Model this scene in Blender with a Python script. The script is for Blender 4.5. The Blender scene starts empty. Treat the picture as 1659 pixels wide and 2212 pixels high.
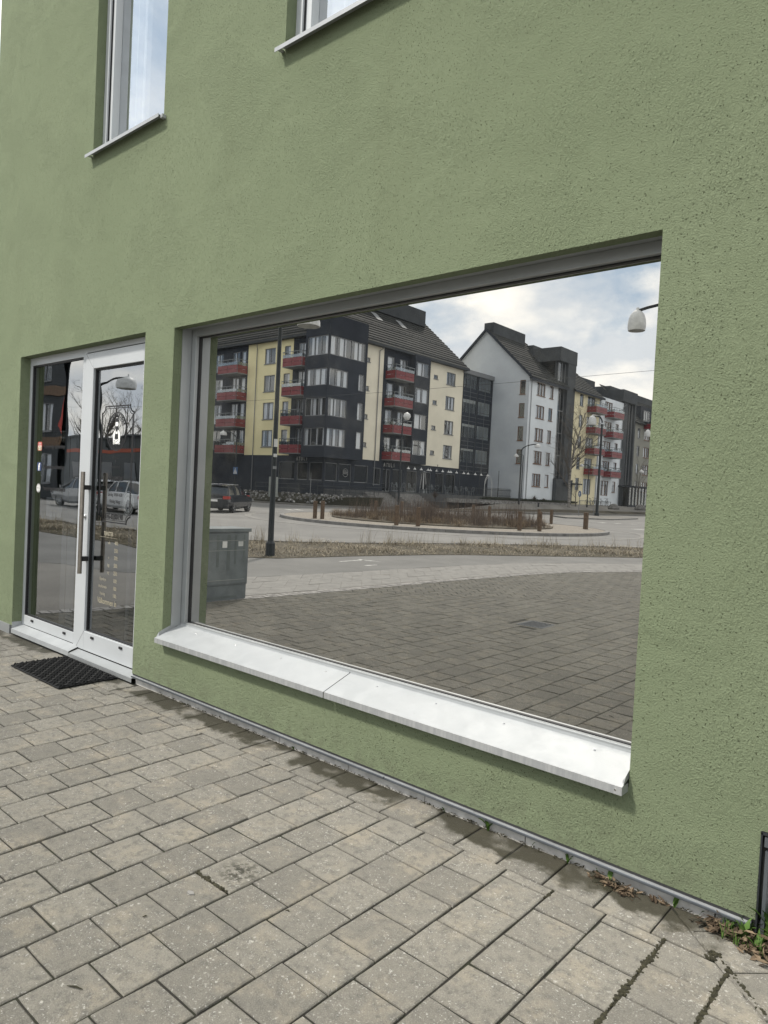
import bpy, math, random
from mathutils import Vector, Matrix
random.seed(7)
R = math.radians
S = bpy.context.scene
COL = S.collection

# ------------------------------------------------------------------ camera, world, sun
yaw, pitch, roll = R(-40.896), R(-1.7228), R(2.8754)
fw = Vector((math.sin(yaw)*math.cos(pitch), math.cos(yaw)*math.cos(pitch), math.sin(pitch)))
rt = Vector((math.cos(yaw), -math.sin(yaw), 0))
up = rt.cross(fw)
rt2 = rt*math.cos(roll)+up*math.sin(roll)
up2 = -rt*math.sin(roll)+up*math.cos(roll)
CAM = Vector((0, -2.803, 1.55))
cd = bpy.data.cameras.new('camera'); cam = bpy.data.objects.new('camera', cd); COL.objects.link(cam)
cam.matrix_world = Matrix(((rt2.x, up2.x, -fw.x, CAM.x), (rt2.y, up2.y, -fw.y, CAM.y), (rt2.z, up2.z, -fw.z, CAM.z), (0, 0, 0, 1)))
cd.sensor_fit = 'VERTICAL'; cd.sensor_height = 36; cd.lens = 1529/2212*36
cd.clip_start = .05; cd.clip_end = 2000
S.camera = cam

SUN_DIR = Vector((-.60, -1.0, 1.35)).normalized()      # towards the sun
W = bpy.data.worlds.new('World'); S.world = W; W.use_nodes = True
nt = W.node_tree; N = nt.nodes; Lk = nt.links
for n in list(N): N.remove(n)
out = N.new('ShaderNodeOutputWorld'); bg = N.new('ShaderNodeBackground'); Lk.new(bg.outputs[0], out.inputs[0])
sky = N.new('ShaderNodeTexSky'); sky.sky_type = 'NISHITA'; sky.sun_disc = False
sky.sun_elevation = math.asin(SUN_DIR.z); sky.sun_rotation = math.atan2(SUN_DIR.x, SUN_DIR.y)
SKY_STRENGTH = .098
tc = N.new('ShaderNodeTexCoord'); sp = N.new('ShaderNodeSeparateXYZ'); Lk.new(tc.outputs['Generated'], sp.inputs[0])
def wmath(op, a, b):
    m = N.new('ShaderNodeMath'); m.operation = op
    for i, v in enumerate((a, b)):
        if v is None: continue
        if isinstance(v, (int, float)): m.inputs[i].default_value = v
        else: Lk.new(v, m.inputs[i])
    return m.outputs[0]
zz = wmath('ADD', wmath('MAXIMUM', sp.outputs[2], 0.0), .42)
cb = N.new('ShaderNodeCombineXYZ')
Lk.new(wmath('DIVIDE', sp.outputs[0], zz), cb.inputs[0]); Lk.new(wmath('DIVIDE', sp.outputs[1], zz), cb.inputs[1])
cb.inputs[2].default_value = 3.7
nz = N.new('ShaderNodeTexNoise'); nz.inputs['Scale'].default_value = 2.3; nz.inputs['Detail'].default_value = 8
nz.inputs['Roughness'].default_value = .55; nz.inputs['Distortion'].default_value = .25
Lk.new(cb.outputs[0], nz.inputs['Vector'])
ramp = N.new('ShaderNodeValToRGB'); ramp.color_ramp.elements[0].position = .44; ramp.color_ramp.elements[1].position = .535
lowc = wmath('MULTIPLY', wmath('SUBTRACT', 1.0, wmath('MULTIPLY', sp.outputs[2], 2.2)), .07)
highc = wmath('MINIMUM', wmath('MULTIPLY', wmath('MAXIMUM', wmath('SUBTRACT', sp.outputs[2], .38), 0.0), .35), .07)
Lk.new(wmath('ADD', wmath('ADD', nz.outputs[0], wmath('MAXIMUM', lowc, 0.0)), highc), ramp.inputs[0])
nz2 = N.new('ShaderNodeTexNoise'); nz2.inputs['Scale'].default_value = 5; nz2.inputs['Detail'].default_value = 6
Lk.new(cb.outputs[0], nz2.inputs['Vector'])
ccol = N.new('ShaderNodeValToRGB')
ccol.color_ramp.elements[0].position = .40; ccol.color_ramp.elements[0].color = (11.4, 12.2, 13.0, 1)
ccol.color_ramp.elements[1].position = .62; ccol.color_ramp.elements[1].color = (19.5, 18.8, 17.2, 1)
Lk.new(nz2.outputs[0], ccol.inputs[0])
blue = N.new('ShaderNodeMixRGB'); blue.inputs[0].default_value = .75
Lk.new(sky.outputs[0], blue.inputs[1]); blue.inputs[2].default_value = (8.0, 9.9, 11.9, 1)   # thin veil over the blue
mx = N.new('ShaderNodeMixRGB'); Lk.new(ramp.outputs[0], mx.inputs[0]); Lk.new(blue.outputs[0], mx.inputs[1]); Lk.new(ccol.outputs[0], mx.inputs[2])
Lk.new(mx.outputs[0], bg.inputs[0]); bg.inputs[1].default_value = SKY_STRENGTH

sd = bpy.data.lights.new('sun', 'SUN'); sd.energy = 4.3; sd.angle = R(6); sd.color = (1, .95, .87)
so = bpy.data.objects.new('sun', sd); COL.objects.link(so)
so.rotation_euler = SUN_DIR.to_track_quat('Z', 'Y').to_euler(); so.location = (0, -10, 30)
S.view_settings.view_transform = 'Standard'; S.view_settings.look = 'None'
S.view_settings.exposure = 0; S.view_settings.gamma = 1; S.view_settings.use_curve_mapping = False
S.render.engine = 'CYCLES'; S.cycles.max_bounces = 8; S.cycles.transparent_max_bounces = 12

# ------------------------------------------------------------------ materials
def srgb(r, g, b):
    f = lambda c: (c/255/12.92) if c/255 <= .04045 else ((c/255+.055)/1.055)**2.4
    return (f(r), f(g), f(b))
class NB:
    def __init__(s, name):
        s.m = bpy.data.materials.new(name); s.m.use_nodes = True
        s.nt = s.m.node_tree; s.n = s.nt.nodes; s.l = s.nt.links
        s.b = s.n['Principled BSDF']; s.out = s.n['Material Output']
        s.geo = s.n.new('ShaderNodeNewGeometry'); s.pos = s.geo.outputs['Position']
    def set(s, sock, v):
        if isinstance(v, (int, float)): sock.default_value = v
        elif isinstance(v, (tuple, list)): sock.default_value = tuple(v)+((1,) if len(v) == 3 and len(sock.default_value) == 4 else ())
        else: s.l.new(v, sock)
    def noise(s, scale, detail=4, rough=.5, vec=None, dist=0, stretch=None):
        v = vec or s.pos
        if stretch:
            mp = s.n.new('ShaderNodeMapping'); mp.inputs['Scale'].default_value = stretch; s.l.new(v, mp.inputs[0]); v = mp.outputs[0]
        t = s.n.new('ShaderNodeTexNoise'); t.inputs['Scale'].default_value = scale; t.inputs['Detail'].default_value = detail
        t.inputs['Roughness'].default_value = rough; t.inputs['Distortion'].default_value = dist; s.l.new(v, t.inputs['Vector'])
        return t.outputs[0]
    def vor(s, scale, vec=None, feature='F1', rand=1):
        t = s.n.new('ShaderNodeTexVoronoi'); t.feature = feature; t.inputs['Scale'].default_value = scale; t.inputs['Randomness'].default_value = rand
        s.l.new(vec or s.pos, t.inputs['Vector']); return t.outputs['Distance']
    def ramp(s, v, a, b, lo=0., hi=1.):
        t = s.n.new('ShaderNodeMapRange'); s.set(t.inputs[0], v)
        for i, q in enumerate((a, b, lo, hi)): t.inputs[i+1].default_value = q
        t.interpolation_type = 'SMOOTHSTEP'; return t.outputs[0]
    def math(s, op, a, b=0.):
        t = s.n.new('ShaderNodeMath'); t.operation = op; s.set(t.inputs[0], a); s.set(t.inputs[1], b); return t.outputs[0]
    def mix(s, f, a, b, mode='MIX'):
        t = s.n.new('ShaderNodeMixRGB'); t.blend_type = mode; s.set(t.inputs[0], f); s.set(t.inputs[1], a); s.set(t.inputs[2], b); return t.outputs[0]
    def bump(s, h, strength, dist, prev=None):
        t = s.n.new('ShaderNodeBump'); t.inputs['Strength'].default_value = strength; t.inputs['Distance'].default_value = dist
        s.set(t.inputs['Height'], h)
        if prev: s.l.new(prev, t.inputs['Normal'])
        return t.outputs[0]
    def xyz(s, v=None):
        t = s.n.new('ShaderNodeSeparateXYZ'); s.l.new(v or s.pos, t.inputs[0]); return t.outputs
    def fin(s, col=None, rough=.7, metal=0., normal=None, spec=None):
        if col is not None: s.set(s.b.inputs['Base Color'], col)
        s.set(s.b.inputs['Roughness'], rough); s.set(s.b.inputs['Metallic'], metal)
        if normal: s.l.new(normal, s.b.inputs['Normal'])
        if spec is not None: s.b.inputs['Specular IOR Level'].default_value = spec
        return s.m
def mul(c, k): return tuple(min(1, x*k) for x in c)
def simple(name, col, rough=.6, metal=0, var=.12, scale=6, bump=0, bscale=60, bdist=.002, spec=None):
    k = NB(name); f = k.noise(scale, 5, .6)
    c = k.mix(k.ramp(f, .3, .7), mul(col, 1-var), mul(col, 1+var))
    nrm = k.bump(k.noise(bscale, 4), bump, bdist) if bump else None
    return k.fin(c, rough, metal, nrm, spec)

M = {}
# green render (stucco)
k = NB('green_render')
st = k.noise(2.2, 3, .5, dist=.6)                    # float strokes that turn
ang = k.math('MULTIPLY', k.ramp(st, .35, .65), 1)
n1 = k.noise(135, 5, .7, dist=.1)
n2 = k.noise(75, 3, .6, stretch=(1.5, 1.5, .65), dist=.3)
wob = k.n.new('ShaderNodeTexNoise'); wob.inputs['Scale'].default_value = 38; wob.inputs['Detail'].default_value = 3; k.l.new(k.pos, wob.inputs['Vector'])
wv_ = k.n.new('ShaderNodeVectorMath'); wv_.operation = 'MULTIPLY_ADD'; k.l.new(wob.outputs['Color'], wv_.inputs[0]); wv_.inputs[1].default_value = (.022, .022, .022); k.l.new(k.pos, wv_.inputs[2])
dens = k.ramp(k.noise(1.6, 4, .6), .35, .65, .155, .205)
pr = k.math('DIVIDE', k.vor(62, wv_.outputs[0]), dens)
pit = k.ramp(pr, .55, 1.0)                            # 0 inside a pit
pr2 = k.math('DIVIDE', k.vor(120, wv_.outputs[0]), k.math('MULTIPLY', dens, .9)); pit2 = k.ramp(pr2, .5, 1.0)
h = k.math('ADD', k.math('MULTIPLY', n1, .7), k.math('MULTIPLY', n2, k.math('MULTIPLY', ang, .8)))
nrm = k.bump(h, 1.0, .016)
nrm = k.bump(k.math('MULTIPLY', pit, k.math('ADD', .4, k.math('MULTIPLY', pit2, .6))), 1.0, .012, nrm)
nrm = k.bump(k.noise(7, 3), .3, .012, nrm)
base = k.mix(k.ramp(k.noise(.8, 5, .6), .3, .7), (.192, .232, .140), (.220, .260, .162))
base = k.mix(k.ramp(k.noise(30, 4), .3, .75), mul((.212, .252, .154), .92), base)
base = k.mix(k.math('MULTIPLY', k.math('SUBTRACT', 1, pit), .72), base, (.075, .088, .045))  # pits darkened in the colour to stand for the shade inside them
base = k.mix(k.math('MULTIPLY', k.math('SUBTRACT', 1, pit2), .40), base, (.070, .085, .045))  # same painted pit shade for the finer pits
drip = k.ramp(k.noise(2.2, 5, .6, stretch=(1, 1, .22)), .52, .78)
base = k.mix(k.math('MULTIPLY', drip, .20), base, (.15, .17, .10))
gz = k.xyz()[2]
splash = k.math('MULTIPLY', k.ramp(gz, .30, .08), k.ramp(k.noise(9, 5, .7), .42, .62))
base = k.mix(k.math('MULTIPLY', splash, .35), base, (.12, .125, .085))
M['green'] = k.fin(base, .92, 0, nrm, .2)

M['alu'] = simple('anodised_aluminium', (.37, .385, .39), .45, .55, .05, 3)
# white frame: painted aluminium
M['white_frame'] = simple('light_painted_aluminium', (.47, .49, .505), .42, .15, .03, 2)
k = NB('sill_aluminium')
c = k.mix(k.ramp(k.noise(5, 6, .6, dist=.8), .35, .65), (.32, .335, .345), (.355, .37, .38))
c = k.mix(k.math('MULTIPLY', k.ramp(k.noise(40, 6, .7), .60, .72), .35), c, (.25, .25, .235))
M['sill'] = k.fin(c, k.ramp(k.noise(9, 5, .6), .3, .7, .36, .48), .12, k.bump(k.noise(3, 3), .1, .01))
k = NB('sill_lip_aluminium')
c = k.mix(k.ramp(k.noise(14, 5, .7, stretch=(3, 3, .3)), .35, .7), (.30, .31, .315), (.40, .405, .405))
M['sill_lip'] = k.fin(c, .45, .3)
M['rail_highlight'] = simple('painted_rail_highlight', (.62, .64, .66), .3, .6)  # highlight on the base rail, painted as a brighter metal colour
M['rail'] = simple('galvanised_base_rail', (.20, .22, .245), .35, .75, .12, 9)
M['black'] = simple('black_rubber_gasket', (.012, .012, .013), .5, 0, .2)
M['plinth'] = simple('grey_fibre_cement', (.50, .485, .46), .85, 0, .2, 12, .4, 70, .002)
M['dark_metal'] = simple('dark_steel', (.045, .05, .055), .4, .6, .2)
M['steel'] = simple('brushed_steel', (.30, .27, .24), .30, .9, .1, 20)
M['chrome'] = simple('chrome', (.6, .6, .6), .15, 1, .05)
# mirror window glass
def glass(name, refl, tint, opaque, col=(.02, .022, .024)):
    k = NB(name)
    g = k.n.new('ShaderNodeBsdfGlossy'); g.inputs['Roughness'].default_value = 0.0; g.inputs['Color'].default_value = (*tint, 1)
    if opaque:
        d = k.n.new('ShaderNodeBsdfDiffuse'); d.inputs['Color'].default_value = (*col, 1)
    else:
        d = k.n.new('ShaderNodeBsdfTransparent'); d.inputs['Color'].default_value = (*col, 1)
    m = k.n.new('ShaderNodeMixShader'); m.inputs[0].default_value = refl
    k.l.new(d.outputs[0], m.inputs[1]); k.l.new(g.outputs[0], m.inputs[2]); k.l.new(m.outputs[0], k.out.inputs[0])
    k.glossy = g; k.mixs = m
    if opaque: k.l.new(k.mix(k.ramp(k.noise(3, 6, .7), .45, .75), col, (.075, .075, .07)), d.inputs['Color'])
    return k
M['mirror_glass'] = glass('reflective_solar_glass', .61, (1, .98, .95), True).m
k = glass('door_glass', .35, (.96, .98, 1), False, (.45, .47, .48)); wv = k.bump(k.noise(1.6, 1, .4, dist=.4), .12, .02); k.l.new(wv, k.glossy.inputs['Normal'])
M['door_glass'] = k.m
M['up_glass'] = glass('upper_window_glass', .6, (.96, .98, 1), False, (.85, .87, .88)).m
M['far_glass'] = glass('house_glass', .16, (.9, .95, 1), False, (.8, .82, .84)).m
M['shop_glass'] = glass('restaurant_glass', .02, (.9, .95, 1), False, (.5, .52, .54)).m
M['frost_glass'] = glass('balcony_glass', .18, (.9, .95, 1), False, (.62, .66, .68)).m
M['room'] = simple('dim_room', (.02, .02, .02), .9)
M['room_light'] = simple('pale_room', (.72, .73, .75), .9)
M['curtain'] = simple('white_curtain', (.80, .81, .83), .9, 0, .1, 10)
M['sheer'] = simple('grey_sheer', (.22, .23, .24), .9)
M['sticker_black'] = simple('black_vinyl', (.012, .012, .014), .6)
M['sticker_white'] = simple('white_vinyl', (.80, .80, .78), .6)
M['cream_letter'] = simple('cream_vinyl', (.36, .33, .25), .6)
M['fb_blue'] = simple('navy_vinyl', (.03, .05, .13), .6)
M['pink'] = simple('coral_vinyl', (.55, .12, .10), .6)
M['tan'] = simple('tan_vinyl', (.42, .32, .20), .6)
M['wood'] = simple('brown_wood', (.16, .10, .06), .7, 0, .3, 8)

# pavers
k = NB('paver_concrete')
oi = k.n.new('ShaderNodeObjectInfo'); at = k.n.new('ShaderNodeAttribute'); at.attribute_name = 'tint'
rnd = k.math('FRACT', k.math('ADD', oi.outputs['Random'], at.outputs['Fac']))
pz = k.xyz()
c = k.mix(rnd, (.182, .172, .149), (.252, .237, .203))
wob2 = k.n.new('ShaderNodeTexNoise'); wob2.inputs['Scale'].default_value = 60; k.l.new(k.pos, wob2.inputs['Vector'])
wv2 = k.n.new('ShaderNodeVectorMath'); wv2.operation = 'MULTIPLY_ADD'; k.l.new(wob2.outputs['Color'], wv2.inputs[0]); wv2.inputs[1].default_value = (.03, .03, .03); k.l.new(k.pos, wv2.inputs[2])
blot = k.ramp(k.noise(5.5, 4, .55), .48, .70)
c = k.mix(k.math('MULTIPLY', blot, .55), c, (.335, .295, .228))
c = k.mix(k.ramp(k.noise(24, 5, .7), .42, .72), c, mul((.20, .19, .17), .72))
fine = k.noise(210, 4, .75)
c = k.mix(k.math('MULTIPLY', k.ramp(fine, .50, .68), .5), c, (.40, .38, .34))
c = k.mix(k.math('MULTIPLY', k.ramp(k.noise(170, 4, .75), .54, .70), .6), c, (.07, .068, .058))
spot = k.math('MULTIPLY', k.ramp(k.math('ADD', k.vor(30, wv2.outputs[0]), k.math('MULTIPLY', k.noise(60, 3), .25)), .20, .36, 1, 0), k.ramp(k.math('MULTIPLY', k.ramp(k.noise(3.6, 3), .36, .6), k.ramp(k.noise(70, 4, .7), .40, .6)), .1, .8))
c = k.mix(k.math('MULTIPLY', spot, .8), c, (.50, .485, .44))
spot2 = k.math('MULTIPLY', k.ramp(k.vor(75, wv2.outputs[0]), .14, .26, 1, 0), k.ramp(k.noise(6, 3), .40, .55))
c = k.mix(k.math('MULTIPLY', spot2, .75), c, (.46, .45, .42))
# dark damp growth where the wall drips on to the border pavers
wet = k.math('MULTIPLY', k.ramp(k.math('ADD', pz[1], k.math('MULTIPLY', k.noise(7, 5, .65), .30)), -.01, .05), k.ramp(k.noise(2.6, 3), .38, .48))
wet = k.math('MULTIPLY', wet, k.ramp(pz[0], -1.1, -1.9)) if False else wet
c = k.mix(k.math('MULTIPLY', wet, .88), c, (.036, .033, .020))
# one blackened paver
dv = k.n.new('ShaderNodeVectorMath'); dv.operation = 'DISTANCE'; k.l.new(k.pos, dv.inputs[0]); dv.inputs[1].default_value = (-2.20, -1.03, 0)
blk = k.math('MULTIPLY', k.ramp(dv.outputs['Value'], .13, .02), k.ramp(k.noise(38, 4, .6), .42, .58))
c = k.mix(k.math('MULTIPLY', blk, .85), c, (.035, .034, .025))
nrm = k.bump(k.noise(230, 4, .7), 1.0, .005)
nrm = k.bump(k.noise(45, 4, .65), .8, .006, nrm)
k.b.inputs['Diffuse Roughness'].default_value = 1.0
M['paver'] = k.fin(c, k.ramp(wet, 0, 1, .9, .6), 0, nrm, .25)
k = NB('joint_sand')
c = k.mix(k.ramp(k.noise(14, 4, .6), .45, .62), (.022, .020, .016), (.018, .020, .009))
c = k.mix(k.ramp(k.noise(160, 3), .6, .78), c, (.055, .05, .042))
M['joint'] = k.fin(c, .95, 0, k.bump(k.noise(140, 4), .8, .004))
M['slab'] = simple('pale_slab', (.222, .216, .204), .9, 0, .14, 5, .5, 90, .003)
M['sett'] = simple('granite_sett', (.26, .25, .24), .85, 0, .35, 9, .6, 60, .006)
k = NB('asphalt_road'); c = k.mix(k.ramp(k.noise(.35, 5, .6, dist=.7), .35, .65), (.155, .153, .147), (.215, .212, .202))
c = k.mix(k.ramp(k.noise(70, 4, .7), .45, .7), c, mul((.21, .205, .2), .8)); M['asphalt'] = k.fin(c, .9, 0, k.bump(k.noise(90, 3), .5, .004))
M['path'] = simple('path_asphalt', (.16, .158, .152), .92, 0, .15, .8, .5, 90, .003)
M['pavement_far'] = simple('worn_pavement', (.19, .18, .165), .92, 0, .2, .4)
M['terrace'] = simple('dark_terrace_concrete', (.085, .088, .09), .9, 0, .2, 1.5, .4, 20, .01)
M['kerb'] = simple('kerb_stone', (.20, .195, .19), .85, 0, .25, 3, .4, 50, .004)
M['earth'] = simple('earth', (.075, .062, .040), .95, 0, .35, 3, .7, 40, .02)
M['gravel'] = simple('gravel_ring', (.26, .235, .20), .95, 0, .4, 14, 1, 30, .03)
k = NB('road_paint'); f = k.ramp(k.noise(6, 5, .7), .35, .6)
k.m.blend_method = 'BLEND' if hasattr(k.m, 'blend_method') else None
M['paint'] = k.fin(k.mix(f, (.30, .30, .29), (.62, .62, .60)), .8)
# vegetation
def veg(name, a, b, rough=.8):
    k = NB(name); at = k.n.new('ShaderNodeAttribute'); at.attribute_name = 'tint'
    return k.fin(k.mix(at.outputs['Fac'], a, b), rough, 0, None, .15)
M['straw'] = veg('dry_grass', (.15, .12, .08), (.50, .44, .33))
M['grass'] = veg('short_green_grass', (.045, .060, .018), (.11, .12, .045))
M['twig'] = veg('brown_twigs', (.065, .048, .038), (.20, .15, .115))
M['tuft'] = veg('tan_tufts', (.14, .10, .065), (.30, .225, .14))
M['bark'] = simple('dark_bark', (.10, .085, .07), .9, 0, .3, 12)
k = NB('birch_bark'); M['birch'] = k.fin(k.mix(k.ramp(k.noise(3, 4, .7, stretch=(1, 1, 4)), .45, .6), (.34, .32, .29), (.06, .05, .045)), .85)
M['leaf'] = veg('weed_leaf', (.035, .07, .015), (.09, .16, .035), .6)
M['litter'] = veg('dead_leaves', (.030, .020, .014), (.20, .15, .10), .85)
M['moss'] = simple('dark_moss', (.034, .031, .016), .95, 0, .4, 60, 1, 200, .006)
M['hedge'] = veg('hedge_leaf', (.02, .028, .012), (.05, .055, .028))
M['stone'] = simple('field_stone', (.16, .155, .15), .9, 0, .35, 3, .8, 12, .04)
M['white_stone'] = simple('pale_stone', (.36, .36, .35), .85, 0, .15)
# buildings across the street
def clad(name, col):
    k = NB(name); z = k.xyz()[2]
    w = k.math('FRACT', k.math('MULTIPLY', z, 6.6)); gr = k.ramp(w, .0, .16)
    c = k.mix(k.ramp(k.noise(.8, 4, .6), .3, .7), mul(col, .85), mul(col, 1.15))
    c = k.mix(gr, mul(col, .6), c)
    return k.fin(c, .7, 0, k.bump(gr, .6, .02), .15)
M['clad'] = clad('dark_board_cladding', (.034, .040, .052))
M['clad_grey'] = clad('grey_board_cladding', (.068, .075, .082))
def stucco(name, col): return simple(name, col, .92, 0, .07, .35, .4, 20, .01)
M['yellow'] = stucco('yellow_render', (.84, .77, .47))
M['yellow_pale'] = stucco('pale_yellow_render', (.80, .73, .50))
M['cream'] = stucco('cream_render', (.85, .80, .66))
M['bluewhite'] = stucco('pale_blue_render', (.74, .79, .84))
M['blueshade'] = stucco('shaded_pale_blue_render', (.50, .54, .585))  # darker copy of the pale blue render, the gable's shade put into its colour
M['greyren'] = stucco('olive_grey_render', (.26, .26, .23))
k = NB('roof_tile'); c = k.mix(k.noise(1.5, 5, .7), (.022, .024, .024), (.055, .057, .055)); M['tile'] = k.fin(c, .85, 0, k.bump(k.noise(12, 2, stretch=(2, 2, .5)), .5, .03), .15)
M['red'] = simple('red_balcony_panel', (.185, .018, .024), .45, 0, .12, 2)
M['winframe'] = simple('grey_window_frame', (.20, .21, .22), .5, 0, .05)
M['brownframe'] = simple('brown_window_frame', (.17, .085, .045), .5, 0, .15)
M['whiteframe_far'] = simple('pale_window_frame', (.5, .5, .5), .5, 0, .05)
M['slabgrey'] = simple('balcony_concrete', (.28, .29, .29), .8)
M['railing'] = simple('galvanised_railing', (.22, .24, .25), .5, .5)
M['pole'] = simple('dark_green_pole', (.012, .017, .021), .45, .3, .2)
M['lampshade'] = simple('opal_lamp_shade', (.62, .63, .63), .5, 0, .12, 10)
M['cabinet'] = simple('green_grey_cabinet', (.150, .172, .182), .6, 0, .2, 4)
M['cabinet_stain'] = simple('cabinet_dark_stain', (.115, .135, .135), .6)
M['cabinet_light'] = simple('pale_cabinet', (.30, .32, .30), .6)
M['bollard'] = simple('weathered_timber', (.105, .068, .040), .85, 0, .3, 10)
M['car_dark'] = simple('black_car_paint', (.010, .013, .018), .18, .2, .1)
M['car_white'] = simple('white_car_paint', (.62, .63, .64), .2, 0, .02)
M['car_grey'] = simple('grey_car_paint', (.30, .31, .32), .22, .3, .05)
M['car_glass'] = simple('dark_car_glass', (.012, .014, .016), .05, 0, .05, 1, 0, 60, .002, 1)
M['tyre'] = simple('tyre', (.018, .018, .018), .85)
M['rim'] = simple('alloy_rim', (.32, .33, .34), .35, .8)
M['taillight'] = simple('red_tail_light', (.35, .03, .02), .25)
M['sign_blue'] = simple('sign_blue', (.06, .14, .30), .5)
M['sign_white'] = simple('sign_white', (.75, .75, .75), .5)
M['sign_back'] = simple('sign_back_grey', (.20, .21, .22), .5, .5)
M['mat_rubber'] = simple('black_rubber', (.005, .0055, .006), .7, spec=.25)
M['red_banner'] = simple('red_awning', (.40, .05, .04), .6)
M['lowbldg'] = simple('grey_sheet_wall', (.10, .11, .115), .7, 0, .1, .3)
M['orange'] = simple('orange_band', (.45, .10, .05), .6)
M['neon'] = simple('white_sign_tube', (.42, .42, .41), .4)

ORD = ['first', 'second', 'third', 'fourth', 'fifth', 'sixth', 'seventh', 'eighth', 'ninth', 'tenth', 'eleventh', 'twelfth', 'thirteenth', 'fourteenth', 'fifteenth', 'sixteenth']
# ------------------------------------------------------------------ mesh helpers
ORG = {}
class MB:
    def __init__(s): s.v = []; s.f = []; s.t = []; s.ft = None
    def box(s, x0, x1, y0, y1, z0, z1):
        if x0 > x1: x0, x1 = x1, x0
        if y0 > y1: y0, y1 = y1, y0
        if z0 > z1: z0, z1 = z1, z0
        b = len(s.v)
        s.v += [(x0, y0, z0), (x1, y0, z0), (x1, y1, z0), (x0, y1, z0), (x0, y0, z1), (x1, y0, z1), (x1, y1, z1), (x0, y1, z1)]
        s.f += [(b, b+3, b+2, b+1), (b+4, b+5, b+6, b+7), (b, b+1, b+5, b+4), (b+1, b+2, b+6, b+5), (b+2, b+3, b+7, b+6), (b+3, b, b+4, b+7)]
        return s
    def quad(s, *p): b = len(s.v); s.v += [tuple(q) for q in p]; s.f.append(tuple(range(b, b+len(p)))); return s
    def prism(s, poly, z0, z1):
        """poly: ccw xy list (z0,z1 numbers or callables)"""
        a = sum(poly[i][0]*poly[(i+1) % len(poly)][1]-poly[(i+1) % len(poly)][0]*poly[i][1] for i in range(len(poly)))
        if a < 0: poly = poly[::-1]
        g0 = z0 if callable(z0) else (lambda x, y: z0); g1 = z1 if callable(z1) else (lambda x, y: z1)
        b = len(s.v); n = len(poly)
        s.v += [(p[0], p[1], g0(*p)) for p in poly]+[(p[0], p[1], g1(*p)) for p in poly]
        s.f.append(tuple(range(b+n-1, b-1, -1))); s.f.append(tuple(range(b+n, b+2*n)))
        for i in range(n): j = (i+1) % n; s.f.append((b+i, b+j, b+n+j, b+n+i))
        return s
    def tube(s, pts, r, n=6, cap=True):
        pts = [Vector(p) for p in pts]; rr = r if isinstance(r, (list, tuple)) else [r]*len(pts)
        b = len(s.v); prev = None
        for i, p in enumerate(pts):
            d = (pts[min(i+1, len(pts)-1)]-pts[max(i-1, 0)]).normalized()
            if prev is None:
                a = Vector((0, 0, 1)) if abs(d.z) < .9 else Vector((1, 0, 0)); u = d.cross(a).normalized()
            else: u = (prev-d*prev.dot(d)).normalized()
            prev = u; w = d.cross(u)
            for j in range(n):
                an = 2*math.pi*j/n; q = p+(u*math.cos(an)+w*math.sin(an))*rr[i]; s.v.append(tuple(q))
        for i in range(len(pts)-1):
            for j in range(n): k2 = (j+1) % n; s.f.append((b+i*n+j, b+i*n+k2, b+(i+1)*n+k2, b+(i+1)*n+j))
        if cap:
            s.f.append(tuple(range(b+n-1, b-1, -1))); e = b+(len(pts)-1)*n; s.f.append(tuple(range(e, e+n)))
        return s
    def lathe(s, prof, c=(0, 0, 0), n=20):
        b = len(s.v); m = len(prof)
        for (r, z) in prof:
            for j in range(n): a = 2*math.pi*j/n; s.v.append((c[0]+r*math.cos(a), c[1]+r*math.sin(a), c[2]+z))
        for i in range(m-1):
            for j in range(n): k2 = (j+1) % n; s.f.append((b+i*n+j, b+i*n+k2, b+(i+1)*n+k2, b+(i+1)*n+j))
        return s
    def xf(s, mt):
        s.v = [tuple(mt @ Vector(p)) for p in s.v]; return s
    def mesh(s, name, org=(0, 0, 0), smooth=False):
        me = bpy.data.meshes.new(name)
        if org[0] or org[1] or org[2]: v = [(p[0]-org[0], p[1]-org[1], p[2]-org[2]) for p in s.v]
        else: v = s.v
        me.from_pydata(v, [], s.f)
        if s.ft:
            at = me.attributes.new('tint', 'FLOAT', 'FACE'); at.data.foreach_set('value', s.ft)
        if smooth: me.polygons.foreach_set('use_smooth', [True]*len(me.polygons))
        me.update(); return me
    def build(s, name, mat, parent=None, label=None, smooth=False, kind=None):
        org = ORG.get(parent.name, (0, 0, 0)) if parent else (0, 0, 0)
        me = s.mesh(name, org, smooth); me.materials.append(M[mat] if isinstance(mat, str) else mat)
        o = bpy.data.objects.new(name, me); COL.objects.link(o)
        if parent: o.parent = parent; ORG[o.name] = org
        if label: o['label'] = label
        if kind: o['kind'] = kind
        return o
def put(me, name, parent=None, loc=(0, 0, 0), kind=None):
    o = bpy.data.objects.new(name, me); COL.objects.link(o); o.parent = parent; o.location = loc
    if kind: o['kind'] = kind
    return o
def thing(name, label, cat, loc=(0, 0, 0), group=None, rz=0):
    o = bpy.data.objects.new(name, None); COL.objects.link(o); o.empty_display_size = .2
    o.location = loc; o.rotation_euler.z = rz; o['label'] = label; o['category'] = cat
    if group: o['group'] = group
    ORG[o.name] = tuple(loc) if rz == 0 else (0, 0, 0)
    return o
def tag(o, label, cat, group=None):
    o['label'] = label; o['category'] = cat
    if group: o['group'] = group
    return o
def copytree(o, parent=None):
    c = o.copy(); COL.objects.link(c)
    if parent: c.parent = parent
    for ch in list(o.children): copytree(ch, c)
    return c
def bevel(o, w, seg=2):
    m = o.modifiers.new('b', 'BEVEL'); m.width = w; m.segments = seg; m.limit_method = 'ANGLE'; return o
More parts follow.
